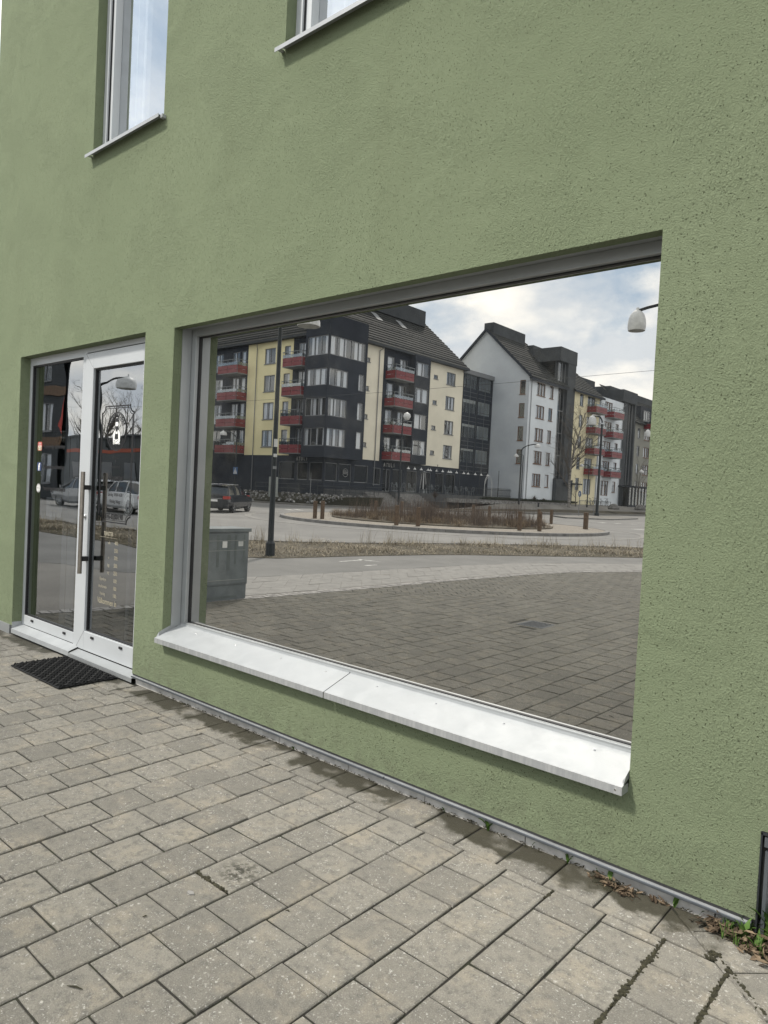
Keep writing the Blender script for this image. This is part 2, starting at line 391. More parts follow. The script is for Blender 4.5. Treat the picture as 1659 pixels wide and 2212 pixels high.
def clip(poly, a, b, c):
    """keep a*x+b*y<=c of convex polygon"""
    out = []; n = len(poly)
    for i in range(n):
        p, q = poly[i], poly[(i+1) % n]; dp = a*p[0]+b*p[1]-c; dq = a*q[0]+b*q[1]-c
        if dp <= 0: out.append(p)
        if (dp < 0) != (dq < 0) and dp != dq:
            t = dp/(dp-dq); out.append((p[0]+(q[0]-p[0])*t, p[1]+(q[1]-p[1])*t))
    return out
def area(p): return abs(sum(p[i][0]*p[(i+1) % len(p)][1]-p[(i+1) % len(p)][0]*p[i][1] for i in range(len(p))))/2
def text_mesh(body, size, align='LEFT', bold=0, spacing=1, ext=0, wscale=1):
    cu = bpy.data.curves.new('txt', 'FONT'); cu.body = body; cu.size = size; cu.align_x = align; cu.offset = bold; cu.space_character = spacing; cu.extrude = ext; cu.resolution_u = 2
    ob = bpy.data.objects.new('txt', cu); COL.objects.link(ob)
    dg = bpy.context.evaluated_depsgraph_get(); me = bpy.data.meshes.new_from_object(ob.evaluated_get(dg))
    bpy.data.objects.remove(ob); bpy.data.curves.remove(cu)
    if wscale != 1: me.transform(Matrix.Diagonal((wscale, 1, 1, 1)))
    return me
def text_obj(name, body, size, mat, parent, x, y, z, align='LEFT', bold=0, wscale=1, spacing=1):
    me = text_mesh(body, size, align, bold, spacing, 0, wscale); me.name = name; me.transform(Matrix.Rotation(R(90), 4, 'X'))
    org = ORG.get(parent.name, (0, 0, 0)); me.transform(Matrix.Translation((x-org[0], y-org[1], z-org[2])))
    me.materials.clear(); me.materials.append(M[mat])
    o = put(me, name, parent); ORG[o.name] = org; return o

# ------------------------------------------------------------------ facades
class Fac:
    """kind 'g': our wall (a=x, outward -y); 's': faces +x at x=c (a = metres beyond the camera's mirror image); 'f': faces +y"""
    def __init__(s, kind, c=0): s.k = kind; s.c = c
    def p(s, a, z, o):
        if s.k == 'g': return (a, s.c-o, z)
        if s.k == 's': return (s.c+o, 3.171-a, z)
        return (a, 3.171-s.c+o, z)
    def box(s, mb, a0, a1, z0, z1, o0, o1):
        p, q = s.p(a0, z0, o0), s.p(a1, z1, o1); mb.box(p[0], q[0], p[1], q[1], p[2], q[2]); return mb
def wall_open(mb, fac, a0, a1, z0, z1, ops, d, step=None):
    A = sorted(set([a0, a1]+[v for o in ops for v in o[:2] if a0 < v < a1]))
    Z = sorted(set([z0, z1]+[v for o in ops for v in o[2:4] if z0 < v < z1]))
    for i in range(len(A)-1):
        for j in range(len(Z)-1):
            ca, cz = (A[i]+A[i+1])/2, (Z[j]+Z[j+1])/2
            if any(o[0] < ca < o[1] and o[2] < cz < o[3] for o in ops): continue
            mb.quad(fac.p(A[i], Z[j], 0), fac.p(A[i+1], Z[j], 0), fac.p(A[i+1], Z[j+1], 0), fac.p(A[i], Z[j+1], 0))
    for o in ops:
        a, b, c, e = max(o[0], a0), min(o[1], a1), max(o[2], z0), min(o[3], z1)
        if o[0] >= a0: mb.quad(fac.p(a, c, 0), fac.p(a, e, 0), fac.p(a, e, -d), fac.p(a, c, -d))
        if o[1] <= a1: mb.quad(fac.p(b, c, 0), fac.p(b, c, -d), fac.p(b, e, -d), fac.p(b, e, 0))
        if o[3] <= z1: mb.quad(fac.p(a, e, 0), fac.p(b, e, 0), fac.p(b, e, -d), fac.p(a, e, -d))
        if o[2] >= z0: mb.quad(fac.p(a, c, 0), fac.p(a, c, -d), fac.p(b, c, -d), fac.p(b, c, 0))
    return mb

# ------------------------------------------------------------------ our building: the green wall
GB = thing('rendered_building', 'green rough-rendered building with large mirror-like shop window and glass entrance door', 'building', (-7.84, 0, 0))
g = Fac('g', 0)
DOOR = (-7.075, -4.858, -1, 2.64); WIN = (-4.475, -1.056, .41, 2.650)
UP1 = (-5.785, -4.727, 4.20, 6.2); UP2 = (-3.40, -2.30, 4.19, 6.2); CUT = (-.572, 1.2, -1, .406)
mb = MB()
A0, A1, Z0, Z1 = -7.84, 9.0, .080, 9.5
wall_open(mb, g, A0, A1, Z0, Z1, [DOOR, WIN, UP1, UP2, CUT], .20)
mb.quad((A0, 0, Z0), (A0, 0, Z1), (A0, 12, Z1), (A0, 12, Z0)); mb.quad((A1, 0, Z0), (A1, 12, Z0), (A1, 12, Z1), (A1, 0, Z1))
mb.quad((A0, 0, Z1), (A1, 0, Z1), (A1, 12, Z1), (A0, 12, Z1))
mb.quad((A0, 0, Z0), (DOOR[0], 0, Z0), (DOOR[0], .06, Z0), (A0, .06, Z0)); mb.quad((DOOR[1], 0, Z0), (CUT[0], 0, Z0), (CUT[0], .06, Z0), (DOOR[1], .06, Z0))
mb.box(WIN[0], WIN[1], 0, .065, 2.628, 2.6502)
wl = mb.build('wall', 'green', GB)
MB().box(DOOR[1], CUT[0], .004, .05, .0685, .0795).build('painted_gap_shade', 'black', GB)  # black strip painted in for the shade of the gap under the render
# base rail in lengths and the plinth blocks behind and below it
for a, b in ((DOOR[1], -4.354), (-4.350, -2.332), (-2.328, -.585)):
    r_ = MB(); r_.box(a, b, -.010, .028, .050, .064)
    MB().box(a, b, -.0108, .004, .0642, .0668).build('rail_highlight_strip', 'rail_highlight', GB)  # thin bright strip painted in as the rail's highlight
    bevel(r_.build('base_rail', 'rail', GB), .003)
x = DOOR[1]+.0
for b in (-4.35, -3.75, -3.2, -2.62, -2.088, -1.518, -1.313, -.714, -.2, .6, 1.4):
    MB().box(x+.0025, b-.0025, .030, .09, -.05, .060).build('plinth_block', 'plinth', GB); x = b
MB().box(DOOR[1], 6, .055, .12, -.05, .09).build('plinth_backing', 'black', GB)
MB().box(A0-.01, DOOR[0]-.03, -.012, .05, -.05, .085).build('base_rail', 'alu', GB)
# recess at the right end
cr = MB(); cr.box(CUT[0], CUT[0]+.006, -.004, .10, 0, CUT[3]-.004)
cr.box(CUT[0], 1.2, -.004, .1, CUT[3]-.012, CUT[3]-.002)
cr.build('recess_frame', 'dark_metal', GB)
MB().box(CUT[0]+.016, CUT[0]+.028, .004, .05, 0, CUT[3]-.07).build('recess_edge_profile', 'rail', GB)
MB().box(CUT[0]+.012, 1.2, .002, .1, CUT[3]-.055, CUT[3]-.018).build('base_rail', 'rail', GB)
MB().box(CUT[0]+.04, 1.2, .14, .2, 0, CUT[3]).build('recess_panel', 'plinth', GB)

# shop window
gy = .184
sw = MB(); x0, x1, z0, z1 = WIN; fy0, fy1 = .145, .172
sw.box(x0+.0, x0+.058, fy0, fy1, .502, z1-.006); sw.box(x1-.038, x1, fy0, fy1, .502, z1-.006)
sw.box(x0+.0585, x1-.0385, fy0, fy1, z1-.062, z1-.006); sw.box(x0+.0585, x1-.0385, fy0, fy1, .500, .520)
SW = sw.build('shop_window', 'alu', GB, 'large aluminium-framed shop window with mirror-like glass'); bevel(SW, .002)
MB().quad((x0+.062, gy, .515), (x1-.042, gy, .515), (x1-.042, gy, z1-.060), (x0+.062, gy, z1-.060)).build('glass_pane', 'mirror_glass', SW)
gk = MB(); gk.box(x0+.05, x0+.0655, fy1+.001, gy+.004, .51, z1-.06); gk.box(x1-.046, x1-.036, fy1+.001, gy+.004, .51, z1-.06)
gk.box(x0+.0655, x1-.046, fy1+.001, gy+.004, z1-.068, z1-.058); gk.box(x0+.0655, x1-.046, fy1+.001, gy+.004, .51, .5235)
gk.build('gasket', 'black', SW)
cs = MB(); cs.box(x0+.001, x0+.006, .066, .142, .49, z1-.006); cs.box(x1-.006, x1-.001, .066, .142, .49, z1-.006); cs.box(x0+.006, x1-.006, .066, .142, z1-.008, z1-.002)
cs.build('casing', 'alu', SW)
MB().box(x0, x1, .20, .26, .46, z1).build('backing', 'black', SW)
def sill_piece(a, b, parent, left_end=False, right_end=False, yf=-.060, zf=.425, yb=.144, zb=.497, lip=.034):
    m = MB(); t = .002
    m.quad((a, yf, zf), (b, yf, zf), (b, yb, zb), (a, yb, zb)); m.quad((a, yf, zf-t), (a, yb, zb-t), (b, yb, zb-t), (b, yf, zf-t))
    m.quad((a, yb, zb), (b, yb, zb), (b, yb+.001, zb+.012), (a, yb+.001, zb+.012))
    m.quad((a, yf, zf-t), (a, yf, zf), (a, yb, zb), (a, yb, zb-t)); m.quad((b, yf, zf-t), (b, yb, zb-t), (b, yb, zb), (b, yf, zf))
    o = m.build('window_sill', 'sill', parent)
    MB().box(a, b, yf-.0015, yf+.0005, zf-lip, zf).build('sill_lip', 'sill_lip', parent)
    if left_end or right_end:
        e = a if left_end else b; s_ = 1 if left_end else -1
        u = MB(); u.quad((e, yf+.012, zf+.004), (e, yb-.03, zb-.010), (e, yb-.03, zb+.022), (e, .0, zf+.05), (e, yf+.03, zf+.034))
        u.quad((e, yf+.012, zf+.004), (e+s_*.001, yf+.03, zf+.034), (e+s_*.012, yf+.03, zf+.012))
        u.box(e-.0006, e+.0006, yf, 0, zf-lip, zf+.002)
        u.build('end_cap', 'alu', parent)
    return o
sill_piece(x0+.003, -2.753, SW, left_end=True); sill_piece(-2.747, x1-.003, SW, right_end=True)
for q in (-4.2, -3.75, -3.3, -2.9, -2.5, -2.1, -1.7, -1.25):
    MB().lathe([(0, .0025), (.004, .002), (.0055, 0)], (q, .10, .4822), 8).build('screw', 'chrome', SW)
sc_ = MB(); sc_.lathe([(0, .002), (.004, .0015), (.005, 0)], (0, 0, 0), 8); sc_.xf(Matrix.Translation((x1-.03, -.0617, .408)) @ Matrix.Rotation(R(90), 4, 'X')); sc_.build('screw', 'chrome', SW)

# upper windows
def upper_window(o, label):
    a, b, c, e = o
    m = MB()
    fw_ = .036
    m.box(a, a+.055, .075, .118, c, e); m.box(b-.055, b, .075, .118, c, e); m.box(a+.055, b-.055, .075, .118, c, c+.03)
    m.box(a+.06, a+.083, .100, .14, c+.03, e); m.box(b-.083, b-.06, .100, .14, c+.03, e)
    m.box(a+.098, a+.125, .085, .15, c+.03, e); m.box(b-.125, b-.098, .085, .15, c+.03, e); m.box(a+.125, b-.125, .085, .15, c+.03, c+.055)
    w = m.build('upper_window', 'white_frame', GB, label); bevel(w, .003)
    bl = MB(); bl.box(a+.055, a+.06, .09, .15, c, e); bl.box(a+.084, a+.097, .12, .15, c, e); bl.box(b-.06, b-.055, .09, .15, c, e); bl.build('gasket', 'black', w)
    MB().quad((a+.12, .15, c+.04), (b-.12, .15, c+.04), (b-.12, .15, e), (a+.12, .15, e)).build('glass_pane', 'up_glass', w)
    cu = MB(); xx = a+.13; i = 0; wv = []
    while xx < a+.46: wv.append((xx, .21+.018*math.sin(i*1.9)+.01*math.sin(i*.7))); xx += .012; i += 1
    for p, q in zip(wv, wv[1:]): cu.quad((p[0], p[1], c+.03), (q[0], q[1], c+.03), (q[0], q[1], e), (p[0], p[1], e))
    cu.build('curtain', 'curtain', w, smooth=True)
    rm = MB(); rm.quad((a, 1.2, c), (b, 1.2, c), (b, 1.2, e), (a, 1.2, e)); rm.quad((a, .2, c), (a, 1.2, c), (a, 1.2, e), (a, .2, e)); rm.quad((b, .2, c), (b, 1.2, c), (b, 1.2, e), (b, .2, e)); rm.quad((a, .2, c), (b, .2, c), (b, 1.2, c), (a, 1.2, c))
    rm.build('room', 'room_light', w)
    s_ = MB(); zf, zb = c-.026, c+.002
    s_.quad((a-.0, -.055, zf), (b+.0, -.055, zf), (b+.0, .078, zb), (a-.0, .078, zb)); s_.quad((a, -.055, zf-.003), (a, .078, zb-.003), (b, .078, zb-.003), (b, -.055, zf-.003))
    s_.box(a-.03, b+.02, -.0565, -.053, zf-.024, zf+.001)
    s_.box(a-.03, a, -.055, -.001, zf-.003, zf)
    s_.box(b, b+.03, -.03, -.001, zf-.02, zf+.006)
    s_.build('window_sill', 'sill', w)
    return w
upper_window(UP1, 'tall upper window with white curtain reflecting the clouds')
upper_window(UP2, 'upper window cut off by the top edge of the picture')

# entrance door
dx0, dx1 = DOOR[0], DOOR[1]; F0, F1 = .090, .155  # door positions from here on scaled about the camera as frame and glass moved outward
d = MB()
d.box(dx0, dx0+.045, F0, F1, .05, 2.64); d.box(dx1-.03, dx1, F0, F1, .05, 2.64)
d.box(dx0+.045, -6.007, F0, F1, 2.569, 2.64); d.box(-6.007, -5.948, F0, F1, .05, 2.64)
d.box(-5.948, dx1-.03, F0, F1, 2.596, 2.64); d.box(dx0+.045, -6.007, F0, F1, .09, .183)
ED = d.build('entrance_door', 'white_frame', GB, 'light aluminium glass entrance door with fixed side pane and long steel pull bar'); bevel(ED, .002)
l = MB(); L0, L1 = -5.932, -4.892; ly0, ly1 = .078, .145
l.box(L0, L0+.135, ly0, ly1, .073, 2.586); l.box(L1-.11, L1, ly0, ly1, .073, 2.586)
l.box(L0+.1352, L1-.1102, ly0, ly1, .073, .233); l.box(L0+.1352, L1-.1102, ly0, ly1, 2.452, 2.586)
lf = l.build('door_leaf', 'white_frame', ED); bevel(lf, .003)
for (a, b, c, e) in ((dx0+.05, -6.01, .186, 2.565), (-5.796, -4.925, .238, 2.448)):
    MB().quad((a, .112, c), (b, .112, c), (b, .112, e), (a, .112, e)).build('glass_pane', 'door_glass', ED)
    q = MB(); q.box(a-.004, a+.008, .098, .118, c, e); q.box(a+.008, b, .098, .118, e-.010, e+.004); q.box(a+.008, b, .098, .118, c-.003, c+.006); q.box(b-.006, b+.003, .098, .118, c, e); q.build('gasket', 'black', ED)
gap = MB(); gap.box(-5.948, -5.932, .100, .13, .06, 2.61); gap.box(-5.948, dx1-.03, .100, .13, 2.586, 2.596); gap.build('gasket', 'black', ED)
for x, z, y in ((-6.834, .152, F0), (-6.173, .150, F0), (-5.643, .200, ly0), (-5.177, .202, ly0)):
    MB().box(x-.022, x+.022, y-.009, y, z-.009, z+.009).build('drain_cap', 'black', ED)
hd = MB(); hd.tube([(-5.781, .014, .728), (-5.781, .014, 1.582)], .0175, 16); HD = hd.build('pull_handle', 'steel', ED, smooth=False)
for z in (1.452, .852): MB().box(-5.811, -5.761, .018, ly0, z-.019, z+.019).build('handle_bracket', 'black', ED)
lk = MB(); lk.lathe([(0, .012), (.017, .012), (.019, .008), (.019, 0)], (0, 0, 0), 16); lk.xf(Matrix.Translation((-5.845, ly0, 1.205)) @ Matrix.Rotation(R(90), 4, 'X')); lk.build('lock', 'chrome', ED, smooth=True)
for (xa, za, xb, zb) in ((L0, .073, L0+.135, .233), (L0, 2.586, L0+.135, 2.452)):
    MB().tube([(xa, ly0-.0003, za), (xb, ly0-.0003, zb)], .0011, 4).build('mitre_joint', 'black', ED)
# thresholds
t = MB(); t.quad((dx0, -.004, .052), (-5.889, -.004, .052), (-5.889, .089, .086), (dx0, .089, .086)); t.box(dx0, -5.889, -.006, -.003, .012, .053); t.box(dx0, dx0+.002, 0, .088, .05, .115)
t.build('door_sill', 'sill', ED)
t = MB(); t.quad((-5.884, -.004, .040), (dx1-.002, -.004, .040), (dx1-.002, .077, .066), (-5.884, .077, .066)); t.box(-5.884, dx1-.002, -.006, -.003, .008, .041)
t.build('threshold_plate', 'alu', ED)
st = MB()
for i in range(72):
    for j in range(6):
        x = -5.874+i*.0145+(j % 2)*.00725; y = .004+j*.0125; z = .040+(y+.004)*.224
        st.lathe([(.0046, 0), (0, .0024)], (x, y, z+.0004), 5)
o = st.build('threshold_studs', 'alu', ED, kind='stuff')
# lettering and marks on the glass
LY = .1105
def ring(cx, cz, rx, rz, w, mat, name, y=LY, n=48, parent=ED):
    m = MB()
    for i in range(n):
        a, b = 2*math.pi*i/n, 2*math.pi*(i+1)/n
        m.quad((cx+rx*math.cos(a), y, cz+rz*math.sin(a)), (cx+rx*math.cos(b), y, cz+rz*math.sin(b)), (cx+(rx-w)*math.cos(b), y, cz+(rz-w)*math.sin(b)), (cx+(rx-w)*math.cos(a), y, cz+(rz-w)*math.sin(a)))
    return m.build(name, mat, parent)
def poly(pts, mat, name, y=LY, parent=ED): return MB().quad(*[(p[0], y, p[1]) for p in pts]).build(name, mat, parent)
def ell(cx, cz, rx, rz, n=24, a0=0, a1=360): return [(cx+rx*math.cos(R(a0+(a1-a0)*i/n)), cz+rz*math.sin(R(a0+(a1-a0)*i/n))) for i in range(n+(0 if a1-a0 == 360 else 1))]
def strip(pts, w, name, mat, y=LY, closed=True, parent=ED):
    m = MB(); n = len(pts)
    for i in range(n if closed else n-1):
        p, q = Vector(pts[i]), Vector(pts[(i+1) % n]); dd = (q-p)
        if dd.length < 1e-6: continue
        nn = Vector((-dd.y, dd.x)).normalized()*w/2; e = dd.normalized()*w/2
        a, b, c, e2 = p+nn-e, q+nn+e, q-nn+e, p-nn-e
        m.quad(*[(v.x, y, v.y) for v in (a, b, c, e2)])
    return m.build(name, mat, parent)
def shield(x0, x1, z0, z1, r):
    pts = []
    for cx, cz, s0, s1 in ((x0, z0, 90, 0), (x1, z0, 180, 90), (x1, z1, 270, 180), (x0, z1, 360, 270)):
        pts += [(cx+r*math.cos(R(s0+(s1-s0)*i/6)), cz+r*math.sin(R(s0+(s1-s0)*i/6))) for i in range(7)]
    return pts
strip(shield(-5.683, -5.178, 1.180, 2.128, .055), .010, 'shield_border', 'sticker_black')
strip(shield(-5.668, -5.193, 1.197, 2.111, .055), .005, 'shield_border', 'sticker_black')
ex, ez = -5.434, 1.922
ring(ex, ez, .160, .158, .008, 'sticker_black', 'emblem_ring'); ring(ex, ez, .148, .146, .004, 'sticker_black', 'emblem_ring'); ring(ex, ez, .104, .108, .005, 'sticker_black', 'emblem_ring')
def arc_text(body, cx, cz, r, a_mid, size, mat, name, flip=False, parent=ED, y=LY, span=None):
    n = len(body); step = (span or 11)
    for i, ch in enumerate(body):
        if ch == ' ': continue
        a = a_mid+(n-1)/2*step-i*step if not flip else a_mid-(n-1)/2*step+i*step
        me = text_mesh(ch, size, 'CENTER', .0016)
        rot = R(a-90) if not flip else R(a+90)
        me.transform(Matrix.Translation((0, -size*.35, 0))); me.transform(Matrix.Rotation(rot, 4, 'Z')); me.transform(Matrix.Translation((r*math.cos(R(a)), r*math.sin(R(a)), 0)))
        me.transform(Matrix.Rotation(R(90), 4, 'X')); org = ORG[parent.name]; me.transform(Matrix.Translation((cx-org[0], y-org[1], cz-org[2])))
        me.materials.clear(); me.materials.append(M[mat]); me.name = name; put(me, name, parent)
arc_text('PENNYBRIDGE', ex, ez, .127, 90, .034, 'sticker_black', 'emblem_letter', span=12.5)
arc_text('BARBERSHOP', ex, ez, .127, 270, .034, 'sticker_black', 'emblem_letter', flip=True, span=12.5)
# the figure in the emblem
poly([(ex-.052, ez-.105), (ex+.052, ez-.105), (ex+.058, ez-.03), (ex+.042, ez+.0), (ex+.016, ez+.014), (ex-.016, ez+.014), (ex-.042, ez+0), (ex-.058, ez-.03)], 'sticker_white', 'emblem_figure', LY)
poly(ell(ex, ez+.052, .024, .036), 'sticker_white', 'emblem_figure', LY-.0003)
poly([(ex-.024, ez+.060), (ex-.027, ez+.085), (ex-.012, ez+.104), (ex+.012, ez+.106), (ex+.026, ez+.088), (ex+.024, ez+.060), (ex+.018, ez+.076), (ex-.018, ez+.076)], 'sticker_black', 'emblem_hair', LY-.0006)
poly([(ex-.023, ez+.050), (ex-.012, ez+.042), (ex+.012, ez+.042), (ex+.023, ez+.050), (ex+.019, ez+.018), (ex+.008, ez-.002), (ex-.008, ez-.002), (ex-.019, ez+.018)], 'sticker_black', 'emblem_beard', LY-.0006)
poly([(ex-.024, ez-.02), (ex+.024, ez-.02), (ex+.030, ez-.062), (ex-.030, ez-.062)], 'sticker_black', 'emblem_apron', LY-.0006)
for s_ in (-1, 1): strip([(ex+s_*.014, ez+.008), (ex+s_*.018, ez-.02)], .005, 'emblem_strap', 'sticker_black', LY-.0006, False)
strip([(ex-.04, ez-.075), (ex+.02, ez-.060), (ex+.035, ez-.07), (ex-.02, ez-.09)], .003, 'emblem_arms', 'sticker_black', LY-.0009)
for b, z, s_ in (('Drop in', 1.700, .036), ('&', 1.668, .030), ('Tidsbokning', 1.622, .036)): text_obj('lettering', b, s_, 'sticker_black', ED, -5.432, LY, z, 'CENTER', 0, .85)
text_obj('lettering', 'Öppettider', .068, 'sticker_black', ED, -5.422, LY, 1.525, 'CENTER', .001, .78)
for b, z in (('Mån-Fre: 10.00-18.00', 1.450), ('Lördag: 10.00-16.00', 1.395), ('Söndag: Stängt', 1.340)): text_obj('lettering', b, .038, 'sticker_black', ED, -5.422, LY, z, 'CENTER', 0, .75)
text_obj('lettering', '076-0200190', .068, 'sticker_black', ED, -5.432, LY, 1.205, 'CENTER', .001, .80)
text_obj('lettering', 'TJÄNSTER', .045, 'cream_letter', ED, -5.427, LY+.0, 1.068, 'RIGHT', .0008, .75)
strip([(-5.628, 1.052), (-5.353, 1.052)], .002, 'price_rule', 'cream_letter', LY, False)
for b, pr, z in (('Herr klippning', '', 0),) and (('ude', '400:', 1.000), ('', '350:', .938), ('n', '300:', .878), ('ägg', '500:', .816), ('ing', '250:', .754), ('Ögonbryn', '100:', .692), ('Ansiktsmask', '100:', .630), ('Vaxning', '100:', .570)):
    if b: text_obj('lettering', b, .036, 'cream_letter', ED, -5.569 if len(b) > 3 else -5.486, LY, z, 'CENTER', 0, .75)
    text_obj('lettering', pr, .044, 'cream_letter', ED, -5.338, LY, z, 'RIGHT', .0006, .8)
text_obj('lettering', 'Välkommen in', .066, 'cream_letter', ED, -5.333, LY, .500, 'RIGHT', .0008, .82)
for b, z in (('Pennybridge barbershop', 1.785), ('Pennybridge barbershop', 1.598), ('Pennybridgebarbershop.se', 1.398)):
    text_obj('lettering', b, .052, 'sticker_black', ED, -6.76, LY, z, 'LEFT', .0012, .82)
def rrect(cx, cz, w, h, r=.014): 
    pts = []
    for sx, sz, a in ((1, 1, 0), (-1, 1, 90), (-1, -1, 180), (1, -1, 270)):
        pts += [(cx+sx*(w/2-r)+r*math.cos(R(a+i*30)), cz+sz*(h/2-r)+r*math.sin(R(a+i*30))) for i in range(4)]
    return pts
ix = -6.855
poly(rrect(ix, 1.806, .088, .082), 'pink', 'camera_icon', LY); poly(rrect(ix, 1.788, .082, .04), 'tan', 'camera_icon', LY-.0003)
strip(rrect(ix, 1.806, .058, .056), .007, 'camera_icon_line', 'sticker_white', LY-.0006); ring(ix, 1.806, .016, .016, .005, 'sticker_white', 'camera_icon_line', LY-.0006, 16)
poly(rrect(ix, 1.614, .088, .082), 'fb_blue', 'letter_icon', LY); text_obj('letter_icon_letter', 'f', .095, 'sticker_white', ED, ix-.014, LY-.0006, 1.580, 'LEFT', .003)
poly(ell(ix, 1.412, .042, .042), 'sticker_white', 'globe_icon', LY)
for rx in (.018, .034): ring(ix, 1.412, rx, .040, .0025, 'sticker_black', 'globe_icon_line', LY-.0005, 20)
strip([(ix-.04, 1.412), (ix+.04, 1.412)], .0025, 'globe_icon_line', 'sticker_black', LY-.0005, False); strip([(ix, 1.372), (ix, 1.452)], .0025, 'globe_icon_line', 'sticker_black', LY-.0005, False)
# the dim shop inside the door
rm = MB(); a, b, y0, y1, zt = -9.0, -4.55, .24, 4.2, 2.75
rm.quad((a, y1, 0), (b, y1, 0), (b, y1, zt), (a, y1, zt)); rm.quad((a, y0, 0), (a, y1, 0), (a, y1, zt), (a, y0, zt)); rm.quad((b, y0, 0), (b, y1, 0), (b, y1, zt), (b, y0, zt))
rm.quad((a, y0, 0), (b, y0, 0), (b, y1, 0), (a, y1, 0)); rm.quad((a, y0, zt), (b, y0, zt), (b, y1, zt), (a, y1, zt)); rm.quad((a, y0, 0), (dx0, y0, 0), (dx0, y0, zt), (a, y0, zt))
rm.build('interior_room', 'room', GB)
for xx, w in ((-6.75, .10), (-6.632, .16), (-5.53, .05), (-5.215, .06)):
    cu = MB(); n = 8
    for i in range(n): p = xx+w*i/n; q = xx+w*(i+1)/n; cu.quad((p, .30+.012*(i % 2), .1), (q, .30+.012*((i+1) % 2), .1), (q, .30+.012*((i+1) % 2), 2.6), (p, .30+.012*(i % 2), 2.6))
    cu.build('sheer_curtain', 'sheer', ED, smooth=True)
os_ = thing('open_sign', 'small grey card reading OPEN hanging inside the side pane', 'sign', (-6.75, .22, 1.15))
MB().box(-6.918, -6.583, .216, .220, 1.145, 1.325).build('card', 'sheer', os_)
text_obj('lettering', 'OPEN', .078, 'cream_letter', os_, -6.75, .215, 1.245, 'CENTER', .0008, .95); text_obj('lettering', 'Välkommen', .036, 'cream_letter', os_, -6.75, .215, 1.195, 'CENTER', 0, .8)
jar = thing('pendant_lamp', 'clear glass jar pendant lamp hanging inside the side pane', 'lamp', (-7.183, .50, 1.86))
j = MB(); j.lathe([(.001, 0), (.07, .0), (.095, .02), (.10, .06), (.095, .10), (.12, .115), (.12, .125), (.09, .13), (.06, .15), (.03, .16)], (-7.183, .50, 1.86), 24); j.build('jar', 'chrome', jar, smooth=True)
MB().tube([(-7.183, .50, 2.02), (-7.183, .50, 2.74)], .006, 6).build('cord', 'chrome', jar)
rs = thing('round_shop_sign', 'round black and white badge standing inside behind the door pane', 'sign', (-5.569, .30, 1.35))
MB().quad(*[(p[0], .300, p[1]) for p in ell(-5.55, 1.335, .092, .105, 28)]).build('disc', 'sticker_white', rs)
ring(-5.55, 1.335, .082, .094, .005, 'sticker_black', 'badge_ring', .298, 28, rs); ring(-5.55, 1.335, .055, .064, .003, 'sticker_black', 'badge_ring', .298, 28, rs)
poly(ell(-5.55, 1.325, .030, .042, 12), 'sticker_black', 'badge_figure', .298, rs)

# doormat
dm = thing('doormat', 'black woven rubber doormat lying at the glass entrance door', 'doormat', (-5.53, -.24, 0))
m = MB(); m.box(-5.875, -5.03, -.475, -.016, .002, .014); o = m.build('mat_base', 'mat_rubber', dm); bevel(o, .01, 3)
m = MB(); nx, ny = 17, 10
for i in range(nx):
    for j in range(ny):
        cx_ = -5.872+(i+.5)*.845/nx; cy_ = -.463+(j+.5)*.433/ny; a = .8 if (i+j) % 2 else -.8
        for s_ in (-.010, .010):
            ca, sa = math.cos(a), math.sin(a); ox, oy = -sa*s_, ca*s_; L_ = .026
            m.tube([(cx_+ox-ca*L_, cy_+oy-sa*L_, .014), (cx_+ox, cy_+oy, .026), (cx_+ox+ca*L_, cy_+oy+sa*L_, .014)], .0055, 4)
m.build('weave', 'mat_rubber', dm, kind='stuff')

# ------------------------------------------------------------------ ground
def sheet(name, pts, z, mat, label=None):
    m = MB(); g0 = z if callable(z) else (lambda x, y: z); m.quad(*[(p[0], p[1], g0(*p)) for p in pts]); o = m.build(name, mat); o['kind'] = 'structure'
    return o
def slabblock(name, pts, z0, z1, mat):
    o = MB().prism(pts, z0, z1).build(name, mat); o['kind'] = 'structure'; return o
sheet('ground', [(-700, -700), (700, -700), (700, 700), (-700, 700)], -.30, 'earth')
sheet('road', [(-220, -420), (120, -420), (120, -2), (-220, -2)], -.06, 'asphalt')
SETT = [(-8.1, .03), (-7.85, -1.5), (-7.7, -2.95), (-7.62, -3.83), (-7.56, -4.79), (-7.47, -6.64), (-7.25, -9.35), (-6.98, -10.98), (-6.11, -13.02), (-3.5, -17), (3, -22)]
SLABF = [(-12.5, -2.55), (-10.0, -3.2), (-9.33, -4.25), (-9.2, -5.2), (-9.13, -6.05), (-8.9, -8.49), (-8.69, -10.36), (-8.35, -12.0), (-6.83, -14.94), (-4.3, -18.4), (2.2, -23.5)]
GN = [(-40, -5.0), (-20, -5.1), (-14.5, -5.25), (-12.2, -5.8), (-11.45, -6.7), (-11.2, -8.56), (-10.7, -10.82), (-10.27, -12.01), (-9.06, -14.18), (-7.61, -16.99), (-4.5, -21), (2, -26)]
GF = [(-40, -7.3), (-23, -7.4), (-18.0, -7.9), (-15.0, -9.2), (-13.9, -11.2), (-13.0, -14.0), (-11.9, -16.6), (-10.6, -19.2), (-9.0, -21.6), (-6, -25), (1, -30)]
pave_poly = [(10, .06)]+SETT+[(10, -22)]
slabblock('pavement', pave_poly, -.3, -.0075, 'joint').name = 'paved_forecourt'
slabblock('slab_bed', SLABF+SETT[::-1], -.3, -.004, 'pavement_far')
slabblock('cycle_path', [(-40, -1.8), (-13, -2.0)]+SLABF+GN[::-1], -.3, 0.0, 'path')
slabblock('roadside_verge', GN+GF[::-1], -.3, .012, 'earth')
slabblock('side_pavement', [(-40, -1.78), (-13, -1.98), SLABF[0], (-8.1, .03), (-8.1, 8), (-40, 8)], -.3, -.002, 'pavement_far')
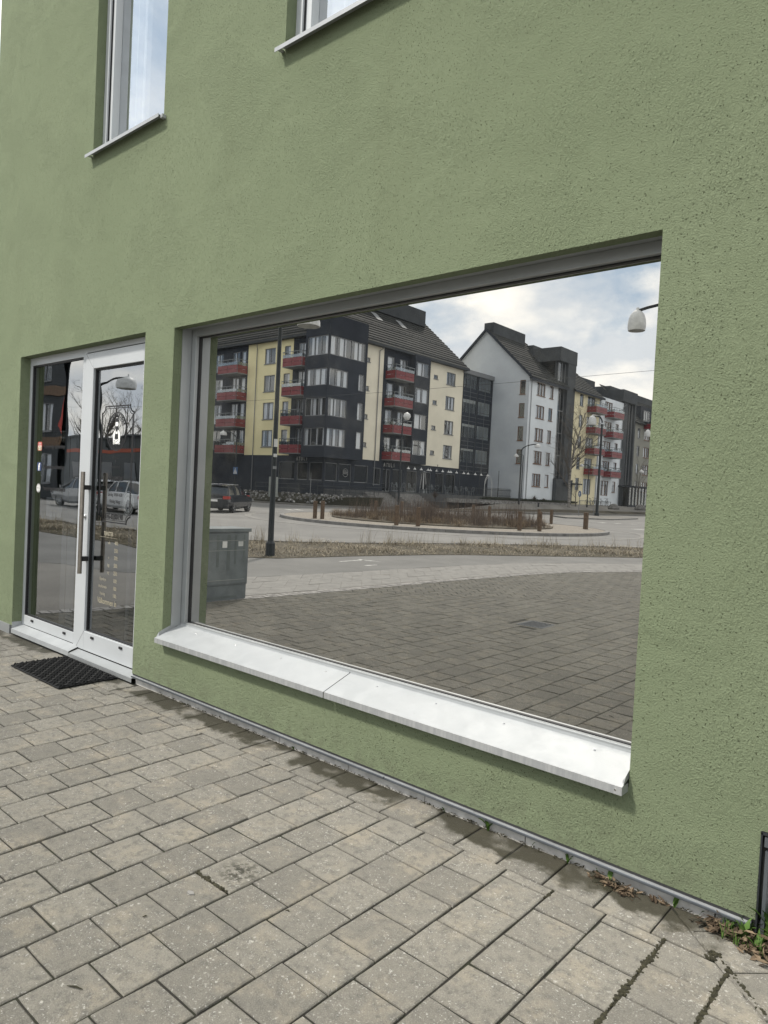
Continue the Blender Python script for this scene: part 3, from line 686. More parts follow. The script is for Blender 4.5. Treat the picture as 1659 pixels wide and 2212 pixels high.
def inpoly(x, y, P):
    c = False; n = len(P)
    for i in range(n):
        (xa, ya), (xb, yb) = P[i], P[(i+1) % n]
        if (ya > y) != (yb > y) and x < (xb-xa)*(y-ya)/(yb-ya)+xa: c = not c
    return c
def inset(poly, d):
    n = len(poly)
    a = sum(poly[i][0]*poly[(i+1) % n][1]-poly[(i+1) % n][0]*poly[i][1] for i in range(n))
    if a < 0: poly = poly[::-1]
    res = []
    for i in range(n):
        p0, p1, p2 = Vector(poly[i-1]), Vector(poly[i]), Vector(poly[(i+1) % n])
        e1 = (p1-p0); e2 = (p2-p1)
        if e1.length < 1e-5 or e2.length < 1e-5: return None
        e1.normalize(); e2.normalize(); n1, n2 = Vector((-e1.y, e1.x)), Vector((-e2.y, e2.x)); b = n1+n2
        if b.length < .2: return None
        b = b/b.length; res.append(tuple(p1+b*(d/max(.35, b.dot(n1)))))
    return res
def paver_geo(poly, z=0., joint=.0046, ch=.004, tilt=.0022, rough=False):
    p = inset([(x+random.uniform(-.0012, .0012), y+random.uniform(-.0012, .0012)) for x, y in poly], joint)
    if not p or area(p) < .0006: return None
    if rough:
        q = []
        for i in range(len(p)):
            a_, b_ = p[i], p[(i+1) % len(p)]
            if math.dist(a_, b_) < .05: q.append(a_); continue
            dx_, dy_ = b_[0]-a_[0], b_[1]-a_[1]; l_ = math.hypot(dx_, dy_)
            for t_ in (0, .22, .5, .78):
                j_ = 0 if t_ == 0 else random.uniform(-.0012, .0006); q.append((a_[0]+dx_*t_-dy_/l_*j_, a_[1]+dy_*t_+dx_/l_*j_))
        p = q
    t = inset(p, ch*random.uniform(.8, 1.5))
    if not t or area(t) < .0003 or area(t) > area(p): return None
    cx = sum(q[0] for q in p)/len(p); cy = sum(q[1] for q in p)/len(p); a, b, c = random.uniform(-1, 1)*tilt, random.uniform(-1, 1)*tilt, random.uniform(-.0016, .0010)
    f = lambda x, y: z+c+a*(x-cx)*8+b*(y-cy)*8
    V = [(x, y, -.03) for x, y in p]+[(x, y, f(x, y)-ch*.8) for x, y in p]+[(x, y, f(x, y)) for x, y in t]
    n = len(p); F = [tuple(range(2*n, 3*n))]
    for i in range(n): j = (i+1) % n; F += [(i, j, n+j, n+i), (n+i, n+j, 2*n+j, 2*n+i)]
    return V, F, (cx, cy), area(p)
PP = .2165; PY = .2185
cells = []
D1 = lambda x, y: (y+5.14)+1.045*(x+6.79)       # >0 : near side of the far diagonal joint
# near corner diagonal: x + y > -.85 is the 45 degree field
i0 = -40
for r_ in range(-30, 50):
    xa = -2.11+r_*PP; xb = xa+PP
    if xb < -8.2 or xa > 3: continue
    off = .3875 if r_ % 2 == 0 else .276
    ys = [-.2165, -off]
    while ys[-1] > -13.5: ys.append(ys[-1]-PY)
    for ya, yb in zip(ys, ys[1:]):
        P = [(xa, yb), (xb, yb), (xb, ya), (xa, ya)]
        P = clip(P, 1, 1, -.853) if xb+ya > -.853 else P
        if len(P) > 2 and min(D1(*q) for q in P) < 0: P = clip(P, -1.045, -1, 1.045*6.79+5.14)
        if len(P) > 2: cells.append(P)
x = -8.3
bx = -1.738-PY*31
while bx < 2:
    P = clip([(bx, -.2165), (bx+PY, -.2165), (bx+PY, .028), (bx, .028)], 1, 1, -.853)
    if bx+PY/2 < DOOR[1] and bx > DOOR[0]: P = clip(P, 0, 1, -.008)
    if len(P) > 2: cells.append(P)
    bx += PY
# 45 degree fields
c45, s45 = math.cos(R(45)), math.sin(R(45))
for r_ in range(-80, 80):
    for q in range(-90, 90):
        u0 = r_*PP; v0 = q*PY+(PY/2 if r_ % 2 else 0)
        Q = [(u0, v0), (u0+PP, v0), (u0+PP, v0+PY), (u0, v0+PY)]
        Q = [(-.60+a*c45-b*s45, -.25+a*s45+b*c45) for a, b in Q]
        cx, cy = sum(p[0] for p in Q)/4, sum(p[1] for p in Q)/4
        if cx+cy > -1.2 and cy < .2 and cx < 3:
            P = clip(Q, -1, -1, .853)
            if len(P) > 2: P = clip(P, 0, 1, .028)
            if len(P) > 2: cells.append(P)
        elif D1(cx, cy) < .3 and cx > -8 and cx < 2.5 and cy > -21:
            P = clip(Q, 1.045, 1, -(1.045*6.79+5.14))
            if len(P) > 2: cells.append(P)
def view_size(x, y):
    v = Vector((x, y, 0))-CAM; z = v.dot(fw)
    if z < .5: return 0
    if abs(v.dot(rt2)/z*1529) < 960 and abs(v.dot(up2)/z*1529) < 1250: return abs(v.z)/z**3
    return 0
geo = []
for P in cells:
    cx, cy = sum(p[0] for p in P)/len(P), sum(p[1] for p in P)/len(P)
    if not inpoly(cx, cy, pave_poly): continue
    if -4.42 < cx < -3.98 and -4.90 < cy < -4.40: continue
    r_ = paver_geo(P, rough=cy > -3 and cx > -7)
    if r_: geo.append((view_size(*r_[2])*r_[3], r_))
geo.sort(key=lambda t: -t[0])
PAVE = bpy.data.objects['paved_forecourt']
rest = MB(); rest.ft = []
for i, (s_, (V, F, c, ar)) in enumerate(geo):
    if i < 300:
        m = MB(); m.v = [(v[0]-c[0], v[1]-c[1], v[2]) for v in V]; m.f = F
        me = m.mesh('paver'); me.materials.append(M['paver']); o = put(me, 'paver', PAVE, (c[0], c[1], 0))
    else:
        b = len(rest.v); rest.v += V; rest.f += [tuple(b+k for k in f) for f in F]; rest.ft += [random.random()]*len(F)
rest.build('more_pavers', 'paver', PAVE, kind='stuff')
# drain grate among the pavers
dg = thing('drain_grate', 'square cast iron drain grate set among the pavers', 'drain', (-4.2, -4.65, 0))
m = MB(); m.box(-4.38, -4.03, -4.84, -4.82, -.03, .002); m.box(-4.38, -4.03, -4.48, -4.46, -.03, .002); m.box(-4.38, -4.36, -4.82, -4.48, -.03, .002); m.box(-4.05, -4.03, -4.82, -4.48, -.03, .002); m.build('frame', 'dark_metal', dg)
for i in range(8): MB().box(-4.352+i*.0385, -4.336+i*.0385, -4.82, -4.48, -.03, .001).build('bar', 'dark_metal', dg)
MB().box(-4.36, -4.05, -4.82, -4.48, -.07, -.06).build('pit', 'black', dg)
for (xa, xb, ya, yb) in ((-4.43, -4.385, -4.90, -4.40), (-4.025, -3.97, -4.90, -4.40), (-4.385, -4.025, -4.90, -4.845), (-4.385, -4.025, -4.455, -4.40)): MB().box(xa+.002, xb-.002, ya+.002, yb-.002, -.03, -.001).build('surround_stone', 'paver', dg)
# sett row and slabs
def resample(P, n):
    L_ = [0]
    for a, b in zip(P, P[1:]): L_.append(L_[-1]+math.dist(a, b))
    outp = []
    for i in range(n):
        s_ = L_[-1]*i/(n-1); k_ = 0
        while k_ < len(L_)-2 and L_[k_+1] < s_: k_ += 1
        t_ = (s_-L_[k_])/(L_[k_+1]-L_[k_]); outp.append((P[k_][0]+(P[k_+1][0]-P[k_][0])*t_, P[k_][1]+(P[k_+1][1]-P[k_][1])*t_))
    return outp
sp_ = resample(SETT, 230); m = MB()
for a, b in zip(sp_, sp_[1:]):
    dx, dy = b[0]-a[0], b[1]-a[1]; l_ = math.hypot(dx, dy); nx_, ny_ = dy/l_*.05, -dx/l_*.05
    for s_ in (0, 1):
        j = random.uniform(.005, .012); ax, ay = a[0]+dx*.06-nx_*2*s_, a[1]+dy*.06-ny_*2*s_; bx_, by_ = b[0]-dx*.06-nx_*2*s_, b[1]-dy*.06-ny_*2*s_
        pts = [(ax-nx_*.9, ay-ny_*.9), (bx_-nx_*.9, by_-ny_*.9), (bx_+nx_*.9, by_+ny_*.9), (ax+nx_*.9, ay+ny_*.9)]
        m.prism(pts, -.02, j-.004)
m.build('sett_row', 'sett', PAVE, kind='stuff')
A_, B_ = resample(SETT[1:], 54), resample(SLABF[1:], 54)
SLB = bpy.data.objects['slab_bed']
A_ = [(a[0]-.12, a[1]) for a in A_]
for i in range(53):
    for j in range(3):
        if random.random() < 0: continue
        f0, f1 = j/3, (j+1)/3; sh = .5 if j % 2 else 0
        def L(i_, f):
            i_ = min(52.999, i_); k_ = int(i_); t_ = i_-k_
            ax, ay = A_[k_][0]+(A_[k_+1][0]-A_[k_][0])*t_, A_[k_][1]+(A_[k_+1][1]-A_[k_][1])*t_
            bx_, by_ = B_[k_][0]+(B_[k_+1][0]-B_[k_][0])*t_, B_[k_][1]+(B_[k_+1][1]-B_[k_][1])*t_
            return (ax+(bx_-ax)*f, ay+(by_-ay)*f)
        r_ = paver_geo([L(i+sh, f0), L(i+1+sh, f0), L(i+1+sh, f1), L(i+sh, f1)], 0, .003, .003, .001)
        if not r_: continue
        V, F, c, ar = r_; mm = MB(); mm.v = [(v[0]-c[0], v[1]-c[1], v[2]) for v in V]; mm.f = F; me = mm.mesh('paving_slab'); me.materials.append(M['slab']); put(me, 'paving_slab', SLB, (c[0], c[1], 0))
# kerb beside the verge
def kerb_line(P, w, z0, z1, parent, step=1.0, mat='kerb'):
    L_ = sum(math.dist(a, b) for a, b in zip(P, P[1:])); n = max(2, int(L_/step)); Q = resample(P, n+1)
    for a, b in zip(Q, Q[1:]):
        dx, dy = b[0]-a[0], b[1]-a[1]; l_ = math.hypot(dx, dy); nx_, ny_ = -dy/l_*w/2, dx/l_*w/2; e = .004/l_
        a2, b2 = (a[0]+dx*e, a[1]+dy*e), (b[0]-dx*e, b[1]-dy*e)
        MB().prism([(a2[0]-nx_, a2[1]-ny_), (b2[0]-nx_, b2[1]-ny_), (b2[0]+nx_, b2[1]+ny_), (a2[0]+nx_, a2[1]+ny_)], z0, z1).build('kerb_stone', mat, parent)
VERGE = bpy.data.objects['roadside_verge']
kerb_line(GF[1:], .12, -.2, .035, VERGE, 1.0)
# painted marks on the path and road
m = MB(); m.quad((-10.50, -7.55, .004), (-10.42, -7.55, .004), (-10.45, -8.35, .004), (-10.53, -8.35, .004)); m.quad((-10.62, -8.25, .004), (-10.3, -8.3, .004), (-10.05, -8.42, .004), (-10.62, -8.38, .004)); m.quad((-9.72, -7.5, .004), (-9.64, -7.5, .004), (-9.64, -7.85, .004), (-9.72, -7.85, .004))
PATH = bpy.data.objects['cycle_path']; m.build('painted_arrow', 'paint', PATH)
ROAD = bpy.data.objects['road']
for (a, b) in (((-36.6, -28.9), (-35.5, -28.6)), ((-36.8, -29.9), (-35.6, -29.4)), ((-22.7, -48.0), (-22.7, -49.0)), ((-22.0, -49.1), (-21.8, -49.8)), ((-21.2, -50.2), (-20.8, -50.5)), ((-35.5, -69.3), (-34.7, -70.8)), ((-33, -60), (-32.2, -61.6)), ((-17, -40), (-16.3, -41))):
    dx, dy = b[0]-a[0], b[1]-a[1]; l_ = math.hypot(dx, dy); nx_, ny_ = -dy/l_*.22, dx/l_*.22
    MB().quad((a[0]-nx_, a[1]-ny_, -.055), (b[0]-nx_, b[1]-ny_, -.055), (b[0]+nx_, b[1]+ny_, -.055), (a[0]+nx_, a[1]+ny_, -.055)).build('road_marking', 'paint', ROAD)
# roundabout
RC = (-22.6, -27.7)
def circ(r, n=64, a0=0, a1=360): return [(RC[0]+r*math.cos(R(a0+(a1-a0)*i/n)), RC[1]+r*math.sin(R(a0+(a1-a0)*i/n))) for i in range(n)]
RB = slabblock('roundabout', circ(8.45), -.3, .06, 'gravel')
kerb_line(circ(8.55)+circ(8.55)[:1], .2, -.25, .075, RB, 1.1)
kerb_line(circ(10.3)+circ(10.3)[:1], .35, -.2, -.050, RB, 1.2, 'slab')
bed = MB().prism([(RC[0]+6.0*math.cos(R(a))+.3*math.sin(a*5), RC[1]+6.0*math.sin(R(a))) for a in range(0, 360, 10)], 0, .11).build('planting_bed', 'earth', RB)
# far pavement, traffic island
FE = [(-120, -36), (-60, -36.6), (-50, -37.3), (-45, -38.0), (-42.6, -41.3), (-39.2, -47.5), (-37.0, -53.5), (-36.2, -60), (-35.9, -68), (-35.6, -120), (-35, -260)]
def farz(x, y):
    t = min(1, max(0, (-36-x)/5.0)) * min(1, max(0, (-y-50)/14)); return .06+.98*t*t*(3-2*t)
FP = MB(); nseg = 60; E_ = resample(FE, nseg+1)
for (a, b) in zip(E_, E_[1:]):
    for j in range(10):
        w0, w1 = j*.9, (j+1)*.9
        def off(p, w):
            if p[1] > -41: return (p[0], p[1]-w)
            return (p[0]-w, p[1]-(.4*w if p[1] > -50 else 0))
        q = [off(a, w0), off(b, w0), off(b, w1), off(a, w1)]; FP.quad(*[(x_, y_, farz(x_, y_)) for x_, y_ in q])
for (a, b) in zip(E_, E_[1:]): FP.quad((a[0], a[1], -.06), (b[0], b[1], -.06), (b[0], b[1], farz(*b)), (a[0], a[1], farz(*a)))
fo = FP.build('far_pavement', 'pavement_far'); fo['kind'] = 'structure'
vg = [( -43.2, -41.8), (-39.9, -47.6), (-37.7, -53.6), (-36.9, -60), (-36.6, -68), (-36.4, -110), (-37.6, -110), (-38.0, -68), (-38.2, -60), (-39.4, -54), (-41.4, -48), (-44.4, -42.6)]
m = MB()
for i in range(5):
    a, b, c, e = vg[i], vg[i+1], vg[10-i], vg[11-i]; m.quad(*[(p[0], p[1], farz(*p)+.012) for p in (a, b, c, e)])
o = m.build('far_verge', 'earth'); o['kind'] = 'structure'
TI = slabblock('traffic_island', [(-28.2, -53.4), (-25.8, -57.2), (-27.6, -68.2), (-32, -69.5), (-31.4, -57)], -.3, .05, 'pavement_far')
kerb_line([(-28.2, -53.4), (-25.8, -57.2), (-27.6, -68.2), (-32, -69.5), (-31.4, -57), (-28.2, -53.4)], .18, -.25, .062, TI, 1.4)

# ------------------------------------------------------------------ vegetation
def blades(m, x, y, z, h, w, lean, tint, segs=2, dirn=None):
    a = dirn if dirn is not None else random.uniform(0, 6.283); dx, dy = math.cos(a)*lean, math.sin(a)*lean
    px, py = -math.sin(a)*w/2, math.cos(a)*w/2; b = len(m.v)
    for i in range(segs):
        t = i/segs; k_ = 1-t*.6; m.v += [(x+dx*t*t-px*k_, y+dy*t*t-py*k_, z+h*(t-.25*lean/h*t*t)), (x+dx*t*t+px*k_, y+dy*t*t+py*k_, z+h*(t-.25*lean/h*t*t))]
    m.v.append((x+dx, y+dy, z+h*(1-.25*lean/h)))
    for i in range(segs-1): m.f.append((b+2*i, b+2*i+1, b+2*i+3, b+2*i+2)); m.ft.append(tint)
    e = b+2*(segs-1); m.f.append((e, e+1, e+2)); m.ft.append(tint)
def strip_pts(n):
    a, b = resample(GN, 60), resample(GF, 60); outp = []
    for _ in range(n):
        i = random.random()*58.9; k_ = int(i); t = i-k_; f = random.random()
        ax, ay = a[k_][0]+(a[k_+1][0]-a[k_][0])*t, a[k_][1]+(a[k_+1][1]-a[k_][1])*t
        bx_, by_ = b[k_][0]+(b[k_+1][0]-b[k_][0])*t, b[k_][1]+(b[k_+1][1]-b[k_][1])*t
        outp.append((ax+(bx_-ax)*f, ay+(by_-ay)*f, f))
    return outp
m = MB(); m.ft = []
for (x, y, f) in strip_pts(26000):
    q = .5+.5*math.sin(x*1.7+y*.9)*math.sin(y*1.3-x*.4)
    if random.random() < .25 and q > .5 and f < .5: continue
    q2 = max(0, math.sin(x*.9+y*1.7+1)*math.sin(y*.8-x*1.1)+.35)
    h = random.uniform(.03, .11)*(.5+.9*q2)+.16*q2*max(0, math.sin(f*2.6-.3))
    blades(m, x, y, .01, h, random.uniform(.008, .018), h*random.uniform(.8, 2.8), random.random()**1.1, 2)
for (x, y, f) in strip_pts(900):
    if f < .45 or math.sin(x*1.3+y*2.1) < .1: continue
    for _ in range(10): blades(m, x+random.uniform(-.12, .12), y+random.uniform(-.12, .12), .01, random.uniform(.25, .62), .007, random.uniform(.05, .3), random.random(), 3)
tag(m.build('dry_grass', 'straw'), 'flattened dry straw-coloured grass along the cycle path', 'grass')['kind'] = 'stuff'
m = MB(); m.ft = []
for (x, y, f) in strip_pts(16000):
    if f > .35+.2*math.sin(x*2+y): continue
    h = random.uniform(.02, .06); blades(m, x, y, .01, h, .010, h*.5, random.random(), 1)
tag(m.build('green_grass', 'grass'), 'thin short green grass at the near edge of the verge', 'grass')['kind'] = 'stuff'
# the roundabout planting
m = MB(); m.ft = []
random.seed(11)
clumps = [(random.uniform(0, 6.283), random.uniform(0, 1)**.6*5.6) for _ in range(120)]
for (a, r_) in clumps:
    cx, cy = RC[0]+r_*math.cos(a), RC[1]+r_*math.sin(a)
    inner = r_ < 4.9; H_ = random.uniform(.7, 1.35) if inner else random.uniform(.3, .7)
    for _ in range(38):
        blades(m, cx+random.gauss(0, .30), cy+random.gauss(0, .30), .1, H_*random.uniform(.45, 1.2), .014, random.uniform(.05, .35), random.random(), 3)
tag(m.build('bare_shrubs', 'twig'), 'bare brown twiggy shrubs filling the roundabout bed', 'shrubs')['kind'] = 'stuff'
m = MB(); m.ft = []
for _ in range(60):
    a, r_ = random.uniform(0, 6.283), random.uniform(3.6, 5.8); cx, cy = RC[0]+r_*math.cos(a), RC[1]+r_*math.sin(a)
    for _ in range(110): blades(m, cx+random.gauss(0, .16), cy+random.gauss(0, .16), .1, random.uniform(.2, .5), .012, random.uniform(.1, .4), random.random(), 3)
for _ in range(5000):
    a, r_ = random.uniform(0, 6.283), random.uniform(0, 5.9); h = random.uniform(.05, .16); blades(m, RC[0]+r_*math.cos(a), RC[1]+r_*math.sin(a), .1, h, .014, h*1.5, random.random(), 2)
tag(m.build('tan_grass_tufts', 'tuft'), 'tan ornamental grass tufts at the rim of the roundabout bed', 'grass')['kind'] = 'stuff'
# weeds, moss and litter at the foot of the wall
random.seed(5)
def weed(x, y, n, h, label):
    t = thing('weed', label, 'weed', (x, y, 0), 'weeds growing at the foot of the wall')
    for i in range(n):
        a = random.uniform(0, 6.283); hh = h*random.uniform(.6, 1.1); L_ = hh*random.uniform(.25, .7); w = hh*.20; m = MB(); m.ft = []
        b = 0; S_ = 5; ti = random.random()
        for k_ in range(S_+1):
            u = k_/S_; ww = w*math.sin(min(1, u*1.02+.12)*math.pi)**.8*.6+.0006; z = .0+hh*(u-.30*u*u); d_ = L_*u*u
            cx_, cy_ = x+math.cos(a)*d_, y+math.sin(a)*d_
            m.v += [(cx_-math.sin(a)*ww, cy_+math.cos(a)*ww, z+.004*math.sin(u*9)), (cx_, cy_, z-ww*.35), (cx_+math.sin(a)*ww, cy_-math.cos(a)*ww, z+.004*math.cos(u*8))]
        for k_ in range(S_):
            for c_ in (0, 1): m.f.append((3*k_+c_, 3*k_+c_+1, 3*k_+c_+4, 3*k_+c_+3)); m.ft.append(ti)
        m.build('leaf', 'leaf', t, smooth=True)
weed(-1.70, .008, 4, .085, 'small weed with three pointed leaves at the plinth below the middle of the window')
weed(-1.475, .010, 1, .062, 'single upright oval leaf sprouting beside the wall right of the small weed')
weed(-1.165, .012, 2, .07, 'two narrow leaves rising behind the first heap of dead leaves')
weed(-1.115, .010, 2, .07, 'thin green sprout just right of the leaves behind the first heap')
weed(-.855, .012, 3, .078, 'narrow dark green upright weed between the two heaps of dead leaves')
weed(-.765, .008, 1, .05, 'tiny round-leaved seedling left of the large leaf heap')
weed(-.60, -.035, 7, .11, 'bushy green weed in the large leaf heap at the lower right corner')
weed(-.52, .02, 8, .19, 'tall broad-leaved weed at the recess in the lower right corner')
weed(-.60, .008, 4, .12, 'pair of long pointed leaves at the end of the base rail')
def litter(name, pts, n, rad, size, label, hz=.02, mat='litter'):
    m = MB(); m.ft = []
    for _ in range(n):
        c = random.choice(pts); x, y = c[0]+random.gauss(0, rad), min(.02, c[1]+random.gauss(0, rad*.55)); z = abs(random.gauss(0, hz))*max(.2, 1-math.dist((x, y), c)/(rad*3))+.002
        L_ = size*random.uniform(.35, 1.05); w = L_*random.uniform(.12, .38); mt = Matrix.Translation((x, y, z)) @ Matrix.Rotation(random.uniform(0, 6.283), 4, 'Z') @ Matrix.Rotation(random.gauss(0, .5), 4, 'X') @ Matrix.Rotation(random.gauss(0, .35), 4, 'Y')
        cu = random.uniform(-.5, .9); P = [(-L_/2, 0, 0), (-L_*.2, w/2, cu*w*.5), (L_*.25, w*.45, cu*w*.6), (L_/2, 0, cu*w*.3), (L_*.25, -w*.45, cu*w*.6), (-L_*.2, -w/2, cu*w*.5)]
        b = len(m.v); m.v += [tuple(mt @ Vector(p)) for p in P]; ti = random.random(); m.f += [(b, b+1, b+2, b+3), (b, b+3, b+4, b+5)]; m.ft += [ti, ti]
    return tag(m.build(name, mat), label, 'leaf litter')
litter('dead_leaves', [(-1.14, -.02), (-1.11, -.03)], 90, .026, .035, 'small heap of curled dead leaves on moss by the plinth', .018)['kind'] = 'stuff'
litter('dead_leaves', [(-1.04, -.03), (-1.02, -.04)], 90, .022, .040, 'reddish brown crumpled dead leaves just right of the mossy heap', .016)['kind'] = 'stuff'
litter('dead_leaves', [(-.90, .0), (-.93, -.003)], 14, .012, .045, 'few curled dead leaves against the plinth between the heaps', .008)['kind'] = 'stuff'
litter('dead_leaves', [(-.70, -.02), (-.66, -.03), (-.60, -.04), (-.56, -.06), (-.52, -.07), (-.50, -.04), (-.58, .0)], 480, .036, .045, 'large heap of dead leaves in the lower right corner', .028)['kind'] = 'stuff'
litter('plinth_debris', [(-4.5+i*.09, .018) for i in range(42)], 900, .02, .020, 'dark crumbs of dirt and leaf in the crack along the plinth', .005, 'moss')['kind'] = 'stuff'
m = MB()
for (cx, cy, s_) in ((-1.145, -.02, .045), (-1.10, -.055, .022), (-.655, -.175, .022), (-.66, -.205, .018), (-4.2, .015, .02)):
    for _ in range(26):
        a = random.uniform(0, 6.28); r_ = random.uniform(0, s_); m.lathe([(s_*.28, -.002), (s_*.22, s_*.13), (0, s_*.22)], (cx+r_*math.cos(a), cy+r_*math.sin(a)*.7, 0), 6)
def moss_line(xa, ya, xb, yb, n, w):
    for _ in range(n):
        t_ = random.random(); s_ = random.uniform(.0025, .0065)*(.5+abs(math.sin(t_*9+xa*40))); m.lathe([(s_, -.004), (s_*.8, s_*.35), (0, s_*.55)], (xa+(xb-xa)*t_+random.gauss(0, w), ya+(yb-ya)*t_+random.gauss(0, w), -.001), 6)
moss_line(-.8105, -.22, -.8105, -.80, 260, .0045); moss_line(-.594, -.26, -.594, -.62, 150, .004); moss_line(-2.32, -1.15, -2.12, -1.15, 80, .004); moss_line(-.65, -.17, -.45, -.38, 60, .004); moss_line(-1.2435, -.22, -1.2435, -.32, 20, .004)
m.build('moss', 'moss', PAVE, kind='stuff')
m = MB(); m.prism([(-.74, .028), (-.68, -.035), (-.60, -.075), (-.53, -.105), (-.44, -.10), (-.36, .0), (-.36, .028)], 0, .007); m.prism([(-.66, .028), (-.58, -.045), (-.50, -.075), (-.42, -.05), (-.40, .028)], .006, .017)
tag(m.build('soil_heap', 'moss'), 'dark mossy soil under the leaves in the lower right corner', 'soil')['kind'] = 'stuff'
weed(-.66, -.012, 6, .075, 'low green weed at the left end of the large leaf heap')
weed(-.545, -.07, 8, .085, 'green weed at the front of the large leaf heap')
weed(-.47, -.055, 8, .12, 'leafy weed at the right edge of the picture in front of the recess')
weed(-.50, .0, 7, .16, 'tall leafy weed between the leaf heap and the recess')
weed(-1.95, .012, 3, .03, 'tiny green shoot below the sill joint right of the middle')
weed(-1.30, .010, 4, .05, 'small green weed left of the first heap of dead leaves')
weed(-3.05, .012, 2, .03, 'tiny green shoot at the plinth below the left half of the window')
m = MB(); m.ft = []
for _ in range(160):
    x, y = random.uniform(-.68, -.42), random.uniform(-.09, .01); blades(m, x, y, .012, random.uniform(.02, .06), .004, random.uniform(.005, .03), random.random(), 2)
tag(m.build('green_sprouts', 'leaf'), 'small green sprouts through the leaves in the lower right corner', 'sprouts')['kind'] = 'stuff'
# sticks and bits on the pavers
for (x, y, L_, a, lb) in ((-2.022, -1.784, .055, .5, 'thin dark twig lying on a paver near the lower left'), (-2.194, -1.451, .016, 1.2, 'dark crumb on a paver above the twig'), (-1.869, -1.07, .016, .3, 'dark crumb on a paver in the middle of the forecourt')):
    m = MB(); m.tube([(x-L_/2*math.cos(a), y-L_/2*math.sin(a), .004), (x, y+.002, .006), (x+L_/2*math.cos(a), y+L_/2*math.sin(a), .004)], [.0012, .003, .001], 5); tag(m.build('twig', 'moss'), lb, 'twig')
m = MB(); m.prism([(-2.225, -1.25), (-2.205, -1.243), (-2.19, -1.25), (-2.20, -1.262), (-2.22, -1.262)], .001, .006); tag(m.build('pebble', 'slab'), 'pale flat pebble beside the blackened paver', 'pebble')

# trees
def tree_mesh(h, r0, seed, levels=4, spread=.6, droop=0, first=.25, n1=9, trunk=True, segs=5):
    rnd = random.Random(seed); m = MB(); tm = MB()
    def branch(p, d, L_, r, lv):
        n = 4 if lv < levels-1 else 3; pts = [p]; q = p
        for i in range(n):
            d = (d+Vector((rnd.gauss(0, .10), rnd.gauss(0, .10), rnd.gauss(0, .06)+(.05 if not droop else -droop*.08*lv)))).normalized(); q = q+d*L_/n; pts.append(q)
        (m if lv else tm).tube(pts, [r*(1-.8*i/n) for i in range(n+1)], 5 if lv < 2 else 3, False)
        if lv >= levels: return
        cnt = n1 if lv == 0 else max(3, int(n1*.62))
        for i in range(cnt):
            t = (first if lv == 0 else .2)+(1-(first if lv == 0 else .2))*(i+rnd.random()*.8)/cnt; t = min(t, .97); k_ = min(int(t*n), n-1); base = pts[k_].lerp(pts[k_+1], t*n-k_)
            a = rnd.uniform(0, 6.283); e = Vector((math.cos(a), math.sin(a), 0)); nd = (d*(.75)+e*spread*rnd.uniform(.7, 1.3)+Vector((0, 0, .15))).normalized()
            branch(base, nd, L_*rnd.uniform(.35, .55)*(1.15-t*.6), max(.006, r*(1-.8*t)*.55), lv+1)
    branch(Vector((0, 0, 0)), Vector((0, 0, 1)), h, r0, 0)
    return tm, m
def tree(loc, h, r0, seed, name, label, cat, tmat, bmat, group=None, **kw):
    t = thing(name, label, cat, loc, group); tm, bm = tree_mesh(h, r0, seed, **kw)
    for q, nm, mt in ((tm, 'trunk', tmat), (bm, 'crown', bmat)):
        me = q.mesh(nm); me.materials.append(M[mt]); put(me, nm, t)
    return t
tree((-39.0, -75.8, .7), 11.5, .19, 3, 'birch_tree', 'bare birch tree on the far verge in front of the yellow house', 'tree', 'birch', 'bark', levels=3, spread=.55, droop=.5, first=.16, n1=19)
tree((-39.4, -78.4, .75), 3.2, .07, 9, 'young_tree', 'small bare tree just right of the birch', 'tree', 'bark', 'bark', levels=3, spread=.6, first=.3, n1=9)
tree((-38.6, -96.0, .8), 6.5, .08, 19, 'young_tree', 'thin bare tree by the glazed entrance of the last house', 'tree', 'bark', 'bark', levels=3, spread=.5, first=.3, n1=11)
for i, (x, y, h, sd_) in enumerate(((-98, -46, 13, 21), (-84, -43, 11, 22), (-110, -52, 14, 23), (-92, -52, 12, 24), (-76, -50, 10, 25), (-120, -46, 13, 26), (-104, -60, 15, 27))):
    tree((x, y, -.06), h, .28, sd_, 'bare_tree', 'tall bare tree behind the long low grey building, %s from the right' % ORD[(2, 1, 5, 3, 0, 6, 4)[i]], 'tree', 'bark', 'bark', 'bare trees behind the low building', levels=3, spread=.75, first=.25, n1=13)

